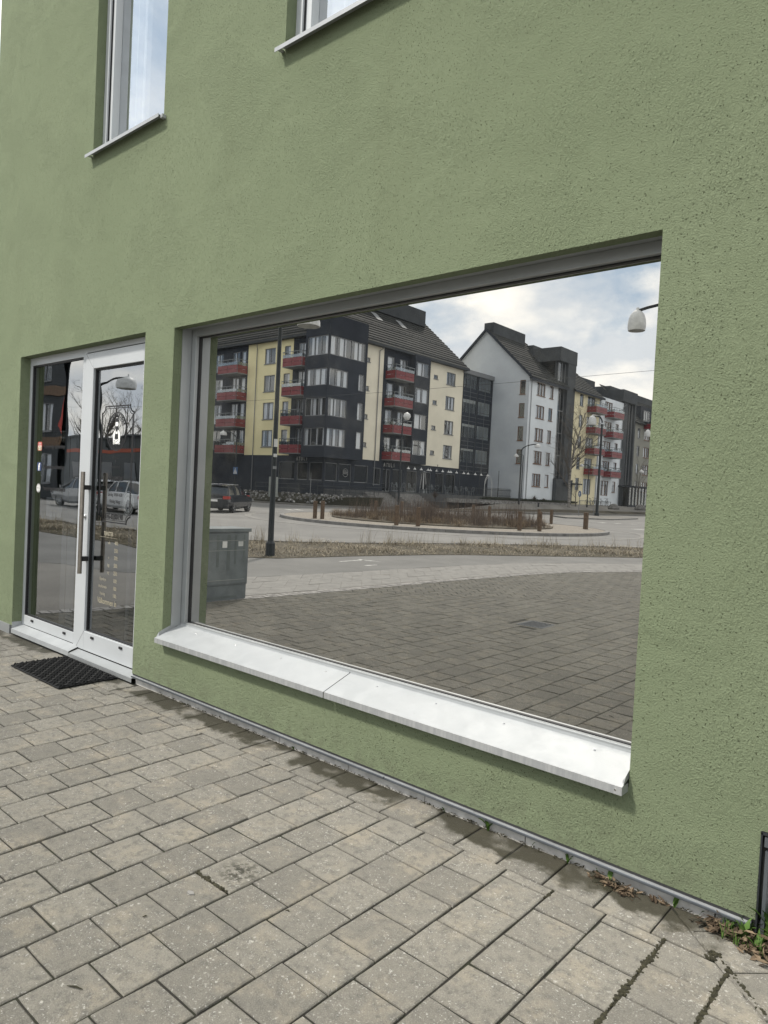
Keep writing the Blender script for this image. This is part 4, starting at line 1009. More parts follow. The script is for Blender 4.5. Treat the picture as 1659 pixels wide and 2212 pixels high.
# ------------------------------------------------------------------ buildings across the road
random.seed(21)
def far_window(fac, a0, a1, z0, z1, parent, frame='winframe', lights=2, d=.14, curtain=True, sill=True, wallmat=None, off=0., label=None, name='window'):
    fr = .07; m = MB(); o0, o1 = off-d+.02, off-d+.08
    fac.box(m, a0, a0+fr, z0, z1, o0, o1); fac.box(m, a1-fr, a1, z0, z1, o0, o1); fac.box(m, a0+fr, a1-fr, z0, z0+fr, o0, o1); fac.box(m, a0+fr, a1-fr, z1-fr, z1, o0, o1)
    w = (a1-a0)/lights
    for i in range(1, lights): fac.box(m, a0+w*i-.04, a0+w*i+.04, z0+fr, z1-fr, o0, o1)
    if sill: fac.box(m, a0-.05, a1+.05, z0-.07, z0-.005, off-.05, off+.07)
    win = m.build(name, frame, parent, label)
    m = MB(); p = [fac.p(a0+fr, z0+fr, o0+.02), fac.p(a1-fr, z0+fr, o0+.02), fac.p(a1-fr, z1-fr, o0+.02), fac.p(a0+fr, z1-fr, o0+.02)]; m.quad(*p); m.build('pane', 'shop_glass' if 'restaurant' in name else 'far_glass', win)
    m = MB(); m.quad(*[fac.p(a, z, off-d-.13) for a, z in ((a0, z0), (a1, z0), (a1, z1), (a0, z1))]); m.build('dim_inside', 'room', win)
    if curtain:
        m = MB()
        for i in range(lights):
            s0, s1 = a0+w*i+fr, a0+w*(i+1)-fr; cov = random.choice((.35, .5, .75, .25, .6)); side = random.random() < .5
            for (c0, c1) in (((s0, s0+(s1-s0)*cov),) if side else ((s1-(s1-s0)*cov, s1),)):
                n = 4
                for k_ in range(n):
                    u, v = c0+(c1-c0)*k_/n, c0+(c1-c0)*(k_+1)/n; m.quad(fac.p(u, z0+fr, off-d-.02-.05*(k_ % 2)), fac.p(v, z0+fr, off-d-.02-.05*((k_+1) % 2)), fac.p(v, z1-fr, off-d-.02-.05*((k_+1) % 2)), fac.p(u, z1-fr, off-d-.02-.05*(k_ % 2)))
        m.build('curtain', 'curtain', win)
    return win
def wall(fac, a0, a1, z0, z1, ops, mat, parent, name='wall', d=.16, label=None):
    m = MB(); wall_open(m, fac, a0, a1, z0, z1, ops, d); return m.build(name, mat, parent, label)
def balcony(fac, a0, a1, z0, parent, depth=1.3, end='hi', rows=2, h=.86):
    """z0 = underside; end: which side end face is panelled"""
    m = MB(); fac.box(m, a0, a1, z0-.02, z0+.12, 0.02, depth); b = m.build('balcony', 'slabgrey', parent)
    n = 2; w = (a1-a0)/n; hh = (h-.06)/rows
    for i in range(n):
        for j in range(rows):
            q = MB(); fac.box(q, a0+i*w+.03, a0+(i+1)*w-.03, z0+.03+j*hh+.025, z0+.03+(j+1)*hh-.005, depth+.004, depth+.03); q.build('red_panel', 'red', b)
    for e in (a0, a1):
        s_ = -1 if e == a0 else 1
        for j in range(rows):
            q = MB(); fac.box(q, e+s_*.004, e+s_*.03, z0+.03+j*hh+.025, z0+.03+(j+1)*hh-.005, .05, depth-.02); q.build('red_panel', 'red', b)
    m = MB()
    for e in (a0, a1): fac.box(m, e-.01, e+.01, z0+.86, z0+1.14, .03, depth)
    fac.box(m, a0, a1, z0+.86, z0+1.14, depth-.01, depth+.01); m.build('glass_strip', 'frost_glass', b)
    m = MB(); fac.box(m, a0-.03, a1+.03, z0+1.38, z0+1.43, depth-.02, depth+.03)
    for e in (a0, a1): fac.box(m, e-.025, e+.025, z0+1.38, z0+1.43, .02, depth)
    for i in range(5): a = a0+(a1-a0)*i/4; fac.box(m, a-.02, a+.02, z0+.0, z0+1.38, depth-.035, depth-.005)
    for e in (a0, a1): fac.box(m, e-.02, e+.02, z0+.0, z0+1.38, depth*.5-.02, depth*.5+.02)
    m.build('railing', 'railing', b)
    return b
def roof_plane(polyxy, base_pt, up_dir, z0, slope, parent, name='roof', course=.42):
    """courses of tiles as stepped strips: polyxy plan polygon, up_dir unit plan vector going up-slope"""
    ux, uy = up_dir; dist = lambda p: (p[0]-base_pt[0])*ux+(p[1]-base_pt[1])*uy
    dmax = max(dist(p) for p in polyxy); n = int(dmax/course)+1; m = MB()
    for i in range(n):
        d0, d1 = i*course, (i+1)*course; c0 = base_pt[0]*ux+base_pt[1]*uy
        P = clip(clip(polyxy, -ux, -uy, -(c0+d0)), ux, uy, c0+d1)
        if len(P) < 3: continue
        lift = lambda p: z0+slope*dist(p)+.10*(1-(dist(p)-d0)/course)
        b = len(m.v); m.v += [(p[0], p[1], lift(p)) for p in P]; m.f.append(tuple(range(b, b+len(P))))
        low = [p for p in P if abs(dist(p)-d0) < 1e-4]
        if len(low) >= 2:
            low.sort(key=lambda p: (p[0]*uy, p[1]*ux)); a, e = low[0], low[-1]
            m.quad((a[0], a[1], lift(a)), (e[0], e[1], lift(e)), (e[0], e[1], lift(e)-.11), (a[0], a[1], lift(a)-.11))
    o = m.build(name, 'tile', parent); return o
def Yr(a): return 3.171-a
def pipe(fac, a, z0, z1, parent, o=.10, r=.045):
    MB().tube([fac.p(a, z0, o), fac.p(a, z1-.4, o), fac.p(a+.25, z1-.1, o+.25), fac.p(a+.25, z1, o+.3)], r, 6).build('drain_pipe', 'winframe', parent)
def snow_guard(p, q, parent, h=.18):
    m = MB(); p, q = Vector(p), Vector(q); m.tube([p+Vector((0, 0, h)), q+Vector((0, 0, h))], .025, 4); n = int((q-p).length/1.1)
    for i in range(n+1): r_ = p.lerp(q, i/n); m.tube([r_, r_+Vector((0, 0, h+.06))], .03, 4)
    m.build('snow_guard', 'dark_metal', parent)

# --- corner block, yellow and cream with dark bays
Sx = -47.0; Yf = 45.5
B1 = thing('apartment_building', 'yellow and cream corner apartment block with dark corner bay and red balconies', 'building', (Sx, Yr(Yf), 0))
fs, ff = Fac('s', Sx), Fac('f', Yf)
EAVE = 15.75
rowz = [(13.55, 15.08), (10.80, 12.42), (8.05, 9.72), (5.33, 6.98)]
# front (facing our wall)
wy = [(-56.15, -54.5, a, b) for a, b in rowz]; wn = [(-53.2, -52.3, a+.12, b) for a, b in rowz]
wall(ff, -58.8, -51.9, 4.5, EAVE, wy+wn, 'yellow', B1)
for o in wy: far_window(ff, *o, B1, 'winframe', 2)
for o in wn: far_window(ff, *o, B1, 'winframe', 1)
ops = [(-51.2, -50.0, a-.6, b+.1) for a, b in rowz]
wall(ff, -51.9, -49.0, 4.5, EAVE, ops, 'clad', B1)
for o in ops: far_window(ff, *o, B1, 'winframe', 2, sill=False)
ops = [(-61.4, -60.2, a-.6, b+.1) for a, b in rowz]+[(-64.6, -63.0, a-.3, b+.1) for a, b in rowz]+[(-59.9, -59.1, a-.4, b+.1) for a, b in rowz]
wall(ff, -66.2, -58.8, 4.5, EAVE, ops, 'clad', B1)
for o in ops: far_window(ff, *o, B1, 'winframe', 2 if o[1]-o[0] > 1 else 1, sill=False)
for zb in (12.72, 10.0, 7.28, 4.60):
    balcony(ff, -62.1, -58.85, zb, B1, 1.3); balcony(ff, -51.95, -49.25, zb, B1, 1.25)
# side
sw1 = [(50.45, 51.1, a+.42, a+.85) for a, b in rowz]
wall(fs, 49.3, 53.1, 4.5, EAVE, sw1, 'cream', B1)
for o in sw1: far_window(fs, *o, B1, 'winframe', 1, curtain=False)
ops = [(53.7, 54.8, a-.6, b) for a, b in rowz]+[(55.6, 56.9, a-.6, b) for a, b in rowz]
wall(fs, 53.1, 57.2, 4.5, EAVE, ops, 'clad', B1)
for o in ops: far_window(fs, *o, B1, 'winframe', 1 if o[1] < 55 else 2, sill=False)
sw2 = [(61.4, 62.15, a+.42, a+.86) for a, b in rowz]; sw3 = [(63.75, 65.45, a+.15, b) for a, b in rowz]
wall(fs, 59.8, 67.0, 4.5, EAVE, sw2+sw3, 'cream', B1)
for o in sw2: far_window(fs, *o, B1, 'winframe', 1, curtain=False)
for o in sw3: far_window(fs, *o, B1, 'winframe', 3)
for zb in (12.70, 9.98, 7.60-.3, 4.62): balcony(fs, 53.45, 56.35, zb, B1, 1.35)
# dark oriel on the side
orc = Fac('s', Sx+.75)
ops = [(57.4, 59.6, a+.1, b) for a, b in rowz]
wall(orc, 57.2, 59.8, 4.5, EAVE, ops, 'clad', B1, 'oriel_wall')
for o in ops: far_window(orc, *o, B1, 'winframe', 2, sill=False)
m = MB(); m.quad(orc.p(57.2, 4.5, 0), orc.p(57.2, 4.5, -.75), orc.p(57.2, EAVE, -.75), orc.p(57.2, EAVE, 0)); m.quad(orc.p(59.8, 4.5, 0), orc.p(59.8, 4.5, -.75), orc.p(59.8, EAVE, -.75), orc.p(59.8, EAVE, 0)); m.quad(orc.p(57.2, 4.5, 0), orc.p(59.8, 4.5, 0), orc.p(59.8, 4.5, -.75), orc.p(57.2, 4.5, -.75)); m.build('oriel_wall', 'clad', B1)
# corner bay
bs, bf = Fac('s', -46.0), Fac('f', 44.5)
rw = [(13.55, 15.30), (10.80, 12.36), (8.05, 9.70), (5.33, 6.98)]
of = [(-48.85, -46.15, a, b) for a, b in rw]
wall(bf, -49.1, -46.0, 4.3, 17.2, of, 'clad', B1, 'bay_wall')
for o in of: far_window(bf, *o, B1, 'winframe', 3, sill=False)
ob = [(44.7, 49.35, *rw[0])]+[(44.7, 47.15, a, b) for a, b in rw[1:]]+[(48.55, 49.35, a, b) for a, b in rw[1:]]
wall(bs, 44.5, 49.6, 4.3, 17.2, ob, 'clad', B1, 'bay_wall')
for o in ob: far_window(bs, *o, B1, 'winframe', 5 if o[1]-o[0] > 4 else (3 if o[1]-o[0] > 1 else 1), sill=False)
m = MB(); m.quad((-46, Yr(44.5), 4.3), (-49.1, Yr(44.5), 4.3), (-49.1, Yr(49.6), 4.3), (-46, Yr(49.6), 4.3)); m.quad((-46, Yr(44.5), 17.2), (-49.1, Yr(44.5), 17.2), (-49.1, Yr(49.6), 17.2), (-46, Yr(49.6), 17.2))
m.quad((-46, Yr(49.6), 4.3), (-47.1, Yr(49.6), 4.3), (-47.1, Yr(49.6), 17.2), (-46, Yr(49.6), 17.2)); m.quad((-49.1, Yr(44.5), 4.3), (-49.1, Yr(45.6), 4.3), (-49.1, Yr(45.6), 17.2), (-49.1, Yr(44.5), 17.2)); m.quad((-49.1, Yr(49.6), 15.7), (-47, Yr(49.6), 15.7), (-47, Yr(49.6), 17.2), (-49.1, Yr(49.6), 17.2)); m.build('bay_wall', 'clad', B1)
# ground floor
gf = [(-53.4, -51.0, 2.2, 3.9), (-50.7, -49.2, 2.2, 3.9), (-49.0, -47.2, 2.2, 3.9)]
wall(ff, -66.2, -47.0, 0, 4.5, gf, 'clad', B1, 'ground_floor_wall')
for o in gf: far_window(ff, *o, B1, 'winframe', 1, curtain=False, sill=False, name='restaurant_window')
gs = [(45.7, 47.3, 2.2, 3.9), (47.5, 49.2, 2.2, 3.9), (49.6, 51.6, 2.2, 3.9), (52.3, 53.5, 2.1, 3.8), (53.8, 55.0, 1.5, 3.75), (55.3, 56.9, 1.6, 3.8), (57.6, 59.4, 1.6, 3.8), (60.0, 61.8, 1.6, 3.8), (62.6, 64.2, 1.6, 3.8), (64.6, 66.4, 1.6, 3.8)]
wall(fs, 45.5, 67.0, 0, 4.5, gs, 'clad', B1, 'ground_floor_wall')
for o in gs: far_window(fs, *o, B1, 'winframe', 2 if o[0] == 53.8 else 1, curtain=False, sill=False, name='restaurant_door' if o[0] == 53.8 else 'restaurant_window')
# back walls and core so that no sky shows through
m = MB(); m.box(-66.2, -47.5, Yr(57.4), Yr(46.2), 0, EAVE-.1); m.box(-59, -47.5, Yr(66.9), Yr(50), 0, EAVE-.1); m.build('rear_wall', 'cream', B1)
pipe(ff, -57.3, .9, 15.6, B1); pipe(fs, 52.35, 2.0, 15.7, B1)
# roof: wing along the side street and wing along the front
sl = .87; ez_ = 15.85; ex0 = Sx+.55; ey0 = Yr(45.0)
RX = ex0-6.85; RY = ey0-6.85; yE = Yr(67.35)
roof_plane([(ex0, ey0), (ex0, yE), (RX, yE), (RX, RY)], (ex0, 0), (-1, 0), ez_, sl, B1)
roof_plane([(-66.6, ey0), (ex0, ey0), (RX, RY), (-66.6, RY)], (0, ey0), (0, -1), ez_, sl, B1)
roof_plane([(RX, yE), (RX, RY), (RX-6.85, RY), (RX-6.85, yE)], (RX-6.85, 0), (1, 0), ez_, sl, B1)
roof_plane([(-66.6, RY), (RX, RY), (RX, RY-6.85), (-66.6, RY-6.85)], (0, RY-6.85), (0, 1), ez_, sl, B1)
m = MB(); m.box(ex0-.02, ex0+.06, yE, ey0, ez_-.17, ez_+.02); m.box(-66.6, ex0, ey0-.02, ey0+.06, ez_-.17, ez_+.02)
m.quad((ex0, ey0, ez_-.15), (Sx, ey0, ez_-.15), (Sx, yE, ez_-.15), (ex0, yE, ez_-.15)); m.quad((-66.6, ey0, ez_-.15), (ex0, ey0, ez_-.15), (ex0, Yr(45.5), ez_-.15), (-66.6, Yr(45.5), ez_-.15)); m.build('gutter', 'clad_grey', B1)
m = MB(); m.quad((ex0, yE, ez_-.1), (RX, yE, ez_+6.85*sl), (RX-6.85, yE, ez_-.1)); m.quad((-66.6, ey0, ez_), (-66.6, RY, ez_+6.85*sl), (-66.6, RY-6.85, ez_)); m.build('gable', 'cream', B1)
m = MB(); m.box(RX-1.2, RX+1.1, Yr(66.0), Yr(50.5), ez_+5.2, ez_+7.0); m.box(-66, RX-2.5, RY-1.0, RY+1.0, ez_+5.2, ez_+7.0); m.build('ridge_box', 'clad_grey', B1)
for yy in (0.28, 3.0): snow_guard((ex0-yy-.1, yE+.3, ez_+sl*yy+.08), (ex0-yy-.1, ey0-yy-.3, ez_+sl*yy+.08), B1); snow_guard((-66, ey0-yy-.1, ez_+sl*yy+.08), (ex0-yy-.5, ey0-yy-.1, ez_+sl*yy+.08), B1)
for aa in (60.9, 56.8):
    m = MB(); d0, d1 = 4.2, 5.3; q = [(ex0-d0, Yr(aa), ez_+sl*d0+.12), (ex0-d0, Yr(aa-.9), ez_+sl*d0+.12), (ex0-d1, Yr(aa-.9), ez_+sl*d1+.12), (ex0-d1, Yr(aa), ez_+sl*d1+.12)]
    m.quad(*q); sk = m.build('skylight', 'winframe', B1)
# restaurant name as it reads in the mirror
def mirror_sign(body, fac, a, z, size, mat, parent, name='sign_letter'):
    xx = 0
    for ch in body:
        me = text_mesh(ch, size, 'CENTER', .012, 1, .03, .72)
        if fac.k == 's': mt = Matrix(((0, 0, 1, fac.c+.06), (-1, 0, 0, 3.171-(a+xx)), (0, 1, 0, z), (0, 0, 0, 1)))
        else: mt = Matrix(((1, 0, 0, a+xx), (0, 0, 1, 3.171-fac.c+.06), (0, 1, 0, z), (0, 0, 0, 1)))
        me.transform(Matrix.Translation((-ORG[parent.name][0], -ORG[parent.name][1], -ORG[parent.name][2])) @ mt); me.materials.clear(); me.materials.append(M[mat]); me.name = name; put(me, name, parent); xx += size*.66
mirror_sign('ATULI', fs, 53.9, 3.98, .56, 'neon', B1); mirror_sign('ATULI', ff, -50.6, 4.02, .5, 'neon', B1)
bl_ = MB()
for (dz, w) in ((.20, .22), (.09, .30), (.0, .32), (-.09, .30)): bl_.tube([fs.p(48.3-w, 3.05+dz, .08), fs.p(48.3+w, 3.05+dz, .08)], .022, 4)
bl_.tube([fs.p(48.3+.33*math.cos(R(a)), 3.10+.34*math.sin(R(a)), .08) for a in range(0, 181, 15)], .022, 4); bl_.tube([fs.p(48.3+.33*math.cos(R(a)), 2.98+.30*math.sin(R(a)), .08) for a in range(180, 361, 15)], .022, 4)
bl_.build('burger_sign', 'neon', B1, 'white outline sign of a burger on the dark glazing')
# glazed balcony tower between the first two houses
for (a0, a1) in ((67.05, 69.95), (70.15, 73.1)):
    for zb in (4.35, 7.25, 10.1, 12.95):
        m = MB(); fs.box(m, a0, a1, zb-.35, zb+.95, -.15, -.02); b = m.build('glazed_balcony', 'clad', B1)
        m = MB(); fs.box(m, a0, a1, zb+.0, zb+.03, -.02, .015); fs.box(m, a0, a1, zb+.5, zb+.53, -.02, .015)
        for i in range(5): a = a0+(a1-a0)*i/4; fs.box(m, a-.02, a+.02, zb-.35 if i in (0, 2, 4) else zb+.95, zb+2.5, -.02, .015)
        m.build('glazing_bars', 'railing', b)
        m = MB(); m.quad(fs.p(a0, zb+.95, -.05), fs.p(a1, zb+.95, -.05), fs.p(a1, zb+2.5, -.05), fs.p(a0, zb+2.5, -.05)); m.build('pane', 'frost_glass', b)
        m = MB(); fs.box(m, a0, a1, zb+1.25, zb+1.29, -.3, -.26); fs.box(m, a0, a1, zb+.95, zb+2.5, -2.0, -1.9); m.build('inner_wall', 'clad_grey', b)
m = MB(); fs.box(m, 66.95, 67.05, 4, 15.6, -.2, .06); fs.box(m, 69.95, 70.15, 4, 15.6, -.2, .06); fs.box(m, 73.0, 73.15, 4, 15.6, -.2, .06); fs.box(m, 67, 73.2, 0, 3.98, -.3, 0); m.build('tower_frame', 'clad', B1)
m = MB(); m.quad(fs.p(66.9, 15.45, .15), fs.p(73.3, 15.45, .15), fs.p(73.3, 15.45, -3), fs.p(66.9, 15.45, -3)); fs.box(m, 66.9, 73.3, 15.46, 15.95, -3, .2); m.build('tower_roof', 'winframe', B1)

# --- pale blue gabled house
X2 = -42.0
B2 = thing('apartment_building', 'pale blue-white gabled apartment house with brown window frames', 'building', (X2, Yr(73.2), 0))
f2, g2_ = Fac('s', X2), Fac('f', 73.2); r2 = [(13.78, 15.33), (11.07, 12.62), (8.36, 9.91), (5.65, 7.2), (2.94, 4.49)]
o1 = [(75.0, 77.05, a, b) for a, b in r2]; o2 = [(78.1, 79.1, a, b) for a, b in r2]
wall(f2, 73.2, 80.3, .5, 15.9, o1+o2, 'bluewhite', B2)
for o in o1: far_window(f2, *o, B2, 'brownframe', 3)
for o in o2: far_window(f2, *o, B2, 'brownframe', 1)
o3 = [(-43.25, -42.5, a-.12, b) for a, b in r2[:4]]
wall(g2_, -54.4, -42.0, .5, 15.9, o3, 'blueshade', B2, 'gable_wall')  # gable side painted darker to stand for its shade
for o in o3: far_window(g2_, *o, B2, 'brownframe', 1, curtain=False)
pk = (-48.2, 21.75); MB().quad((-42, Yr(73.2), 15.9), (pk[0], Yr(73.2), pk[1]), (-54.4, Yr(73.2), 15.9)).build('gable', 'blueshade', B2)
s2 = (21.75-15.9)/6.2; e2 = X2+.45
roof_plane([(e2, Yr(72.9)), (e2, Yr(82.4)), (pk[0], Yr(82.4)), (pk[0], Yr(72.9))], (e2, 0), (-1, 0), 15.9-.3*s2, s2, B2)
roof_plane([(-54.8, Yr(72.9)), (-54.8, Yr(82.4)), (pk[0], Yr(82.4)), (pk[0], Yr(72.9))], (-54.8, 0), (1, 0), 15.9-.3*s2, s2, B2)
m = MB()
for x_ in (e2, -54.85): m.quad((x_, Yr(72.85), 15.35), (pk[0], Yr(72.85), 21.55), (pk[0], Yr(72.85), 21.95), (x_, Yr(72.85), 15.75))
m.box(e2-.03, e2+.06, Yr(82.3), Yr(72.9), 15.25, 15.55); m.quad((e2, Yr(72.9), 15.3), (X2, Yr(72.9), 15.6), (X2, Yr(82.3), 15.6), (e2, Yr(82.3), 15.3)); m.build('barge_board', 'clad', B2)
MB().box(-48.95, -47.6, Yr(81.2), Yr(73.6), 20.9, 22.7).build('ridge_box', 'clad_grey', B2)
snow_guard((e2-.4, Yr(82), 16.0), (e2-.4, Yr(73.2), 16.0), B2); snow_guard((e2-2.9, Yr(80), 18.4), (e2-2.9, Yr(73.2), 18.4), B2)
pipe(f2, 73.6, 1.0, 15.6, B2)
MB().box(-54.3, -42.3, Yr(90), Yr(73.65), .4, 15.7).build('rear_wall', 'bluewhite', B2)
# stair tower
m = MB(); m.box(-46.5, -41.75, Yr(84.5), Yr(79.95), 18.7, 20.4); m.box(-46.5, -41.8, Yr(84.45), Yr(82.3), 1, 18.7); m.box(-42.6, -42.3, Yr(82.3), Yr(80.3), 1, 18.7); m.box(-42.3, -41.5, Yr(84.6), Yr(80.2), .6, 4.1); m.box(-50, -46.5, Yr(84.5), Yr(81.5), 19.5, 21.3)
m.build('stair_tower', 'clad_grey', B2, 'dark stair tower rising above the eaves')
m = MB(); m.quad((-42.25, Yr(80.4), 4.2), (-42.25, Yr(82.2), 4.2), (-42.25, Yr(82.2), 18.6), (-42.25, Yr(80.4), 18.6)); pn = m.build('stair_glazing', 'far_glass', B2)
m = MB()
for a in (80.4, 81.3, 82.2): m.box(-42.24, -42.16, Yr(a)-.04, Yr(a)+.04, 4.2, 18.6)
for z in (7, 9.8, 12.6, 15.4): m.box(-42.24, -42.16, Yr(82.2), Yr(80.4), z, z+.1)
m.build('glazing_bars', 'winframe', B2)
m = MB(); m.box(-41.9, -40.9, Yr(86.2), Yr(82.0), 3.55, 3.72); m.build('entrance_canopy', 'clad', B2)

# --- yellow and white section with red balconies
B3 = thing('apartment_building', 'yellow and white apartment house with two columns of red balconies right of the stair tower', 'building', (X2, Yr(84.4), 0))
r3_ = [(13.95, 15.5), (11.2, 12.75), (8.45, 10.0), (5.7, 7.25), (2.95, 4.5)]
o1 = [(86.4, 87.45, a, b) for a, b in r3_]; o2 = [(88.7, 91.0, a-.55, b) for a, b in r3_]
wall(f2, 84.5, 92.45, .6, 16.0, o1+o2, 'yellow_pale', B3)
for o in o1: far_window(f2, *o, B3, 'winframe', 1)
for o in o2: far_window(f2, *o, B3, 'winframe', 3, sill=False)
o1 = [(94.2, 96.7, a-.55, b) for a, b in r3_]; o2 = [(98.1, 99.2, a, b) for a, b in r3_[1:]]
wall(f2, 92.45, 100.6, .6, 16.0, o1+o2, 'bluewhite', B3)
for o in o1: far_window(f2, *o, B3, 'brownframe', 3, sill=False)
for o in o2: far_window(f2, *o, B3, 'brownframe', 1)
for zb in (13.25, 10.5, 7.75, 5.0): balcony(f2, 88.6, 91.9, zb, B3, 1.35); balcony(f2, 94.3, 97.7, zb-.05, B3, 1.35)
e3 = X2+.5; s3 = .85
roof_plane([(e3, Yr(84.0)), (e3, Yr(93.0)), (-48, Yr(93.0)), (-48, Yr(84.0))], (e3, 0), (-1, 0), 15.6, s3, B3)
roof_plane([(-54.5, Yr(84.0)), (-54.5, Yr(93.0)), (-48, Yr(93.0)), (-48, Yr(84.0))], (-54.5, 0), (1, 0), 15.6, s3, B3)
m = MB(); m.box(e3-.02, e3+.06, Yr(93), Yr(84), 15.42, 15.66); m.quad((e3, Yr(84), 15.45), (X2, Yr(84), 15.6), (X2, Yr(93), 15.6), (e3, Yr(93), 15.45)); m.build('gutter', 'clad', B3)
m = MB(); m.quad((e3, Yr(93), 15.5), (-48, Yr(93), 20.9), (-54, Yr(93), 15.5)); m.build('gable', 'clad_grey', B3)
snow_guard((e3-.4, Yr(92.6), 16.05), (e3-.4, Yr(84.3), 16.05), B3)
MB().box(-54.3, -42.3, Yr(104), Yr(90), .4, 16.0).build('rear_wall', 'bluewhite', B3)
MB().box(-49.5, -46.6, Yr(100.5), Yr(92.5), 17.2, 19.4).build('roof_box', 'clad_grey', B3)
m = MB(); m.box(-47.5, -42.1, Yr(100.6), Yr(92.6), 16.0, 16.15); m.build('flat_roof', 'clad', B3)
pipe(f2, 92.5, 1.2, 15.8, B3); pipe(f2, 100.3, 1.2, 15.8, B3)

# --- olive grey house with the second stair tower
B4 = thing('apartment_building', 'olive grey apartment house with dark stair tower at the right edge of the reflection', 'building', (X2, Yr(99.6), 0))
m = MB(); m.box(-48, -41.7, Yr(104.8), Yr(99.6), 16.2, 17.9); m.box(-48, -41.8, Yr(104.8), Yr(104.3), .8, 16.2); m.box(-48, -41.9, Yr(102.0), Yr(100.6), .8, 16.2); m.box(-48, -42.3, Yr(104.3), Yr(102.0), .8, 16.2); m.build('stair_tower', 'clad_grey', B4)
m = MB(); m.quad((-42.25, Yr(102.1), 4.2), (-42.25, Yr(104.2), 4.2), (-42.25, Yr(104.2), 16.1), (-42.25, Yr(102.1), 16.1)); m.build('stair_glazing', 'far_glass', B4)
m = MB()
for a in (102.1, 103.1, 104.2): m.box(-42.24, -42.1, Yr(a)-.05, Yr(a)+.05, 4.2, 16.1)
m.build('glazing_bars', 'winframe', B4)
r4 = [(11.5, 13.0), (8.8, 10.3), (6.1, 7.6), (3.4, 4.9)]
o1 = [(106.4, 107.4, a, b) for a, b in r4]; o2 = [(109.0, 111.4, a-.1, b) for a, b in r4]; o3 = [(114, 116.2, a, b) for a, b in r4]
wall(f2, 104.8, 124, .8, 13.7, o1+o2+o3, 'greyren', B4)
for o in o1: far_window(f2, *o, B4, 'winframe', 1)
for o in o2+o3: far_window(f2, *o, B4, 'brownframe', 3)
roof_plane([(X2+.5, Yr(104.8)), (X2+.5, Yr(124)), (-48, Yr(124)), (-48, Yr(104.8))], (X2+.5, 0), (-1, 0), 13.6, .95, B4)
m = MB(); m.box(X2-3, X2-.4, Yr(112.6), Yr(108.2), 13.7, 16.6); m.build('dormer', 'clad', B4); far_window(Fac('s', X2-.36), 109.0, 111.6, 14.3, 16.0, B4, 'winframe', 3, off=.15, sill=False)
balcony(f2, 108.6, 112.2, 13.0, B4, 1.3)
MB().box(-49.5, -46.6, Yr(124), Yr(106), 17.6, 19.6).build('roof_box', 'clad_grey', B4)
MB().box(-54, -42.3, Yr(123.9), Yr(104.9), .4, 13.6).build('rear_wall', 'greyren', B4)
m = MB(); m.box(-42, -39.7, Yr(108.6), Yr(100.2), 3.85, 4.05); m.build('entrance_canopy', 'clad', B4)
m = MB()
for a in (100.3, 101.5, 102.7, 103.9, 105.1, 106.3, 107.5): m.box(-40.4, -40.3, Yr(a)-.06, Yr(a)+.06, 1.0, 3.85)
m.box(-40.5, -40.35, Yr(107.5), Yr(100.3), 1.0, 1.25); m.build('entrance_frame', 'clad', B4)
m = MB(); m.quad((-40.42, Yr(100.3), 1.2), (-40.42, Yr(107.5), 1.2), (-40.42, Yr(107.5), 3.85), (-40.42, Yr(100.3), 3.85)); m.build('entrance_glass', 'frost_glass', B4)

# --- terrace, steps, railings
T = thing('restaurant_terrace', 'raised grey restaurant terrace with steps in front of the corner block', 'terrace', (-45.4, -58, 0))
MB().prism([(-47, Yr(51.9)), (-43.6, Yr(51.9)), (-43.6, Yr(73.1)), (-47, Yr(73.1))], 0, 1.5).build('platform', 'terrace', T)
MB().prism([(-47, Yr(45.6)), (-44.6, Yr(45.6)), (-44.6, Yr(51.88)), (-47, Yr(51.88))], 0, 1.49).build('platform', 'terrace', T)
for i in range(8): MB().box(-43.6+i*.28+.002, -43.6+(i+1)*.28, Yr(55.3), Yr(51.9), -.05, 1.5-(i+1)*.16).build('step', 'kerb', T)
for i in range(8): MB().box(-44.6+i*.28+.002, -44.6+(i+1)*.28, Yr(51.85), Yr(48.4), -.05, 1.49-(i+1)*.16).build('step', 'kerb', T)
MB().box(-43.4, -40.0, Yr(73), Yr(55.35), 0, .75).build('planter_wall', 'terrace', T)
def rail(pts, name, label, h=.75, step=1.3, bars=2):
    t = thing(name, label, 'railing', pts[0]); m = MB()
    for a, b in zip(pts, pts[1:]):
        a, b = Vector(a), Vector(b)
        for k_ in range(bars): o = Vector((0, 0, h*(k_+1)/bars)); m.tube([a+o, b+o], .022, 4)
    m.build('rail_bar', 'dark_metal', t)
    for a, b in zip(pts, pts[1:]):
        a, b = Vector(a), Vector(b); n = max(1, int((b-a).length/step))
        for i in range(n+1): p = a.lerp(b, i/n); MB().tube([p-Vector((0, 0, .3)), p+Vector((0, 0, h+.03))], .028, 4).build('post', 'dark_metal', t)
    return t
rail([(-52.5, -38.9, 1.0), (-46.4, -38.9, 1.0), (-44.5, -41.5, .9), (-43.0, -45.0, .8)], 'ramp_railing', 'black two-bar railing along the ramp below the dark corner bay')
rail([(-45.5, -40.2, 1.3), (-43.8, -44.6, 1.4), (-43.6, -48.2, 1.5)], 'ramp_railing', 'upper black railing between the ramp and the dark glazing')
rail([(-43.5, Yr(55.5), .3), (-41.5, Yr(55.5), .3)], 'stair_railing', 'short black handrail at the right side of the terrace steps', 1.5, 2, 1)
t = thing('picket_fence', 'black picket fence along the right part of the terrace', 'fence', (-43.55, -63, 1.5)); m = MB()
m.box(-43.57, -43.53, Yr(73), Yr(67.0), 2.25, 2.3); m.box(-43.57, -43.53, Yr(73), Yr(67), 1.6, 1.65); m.build('rail_bar', 'dark_metal', t)
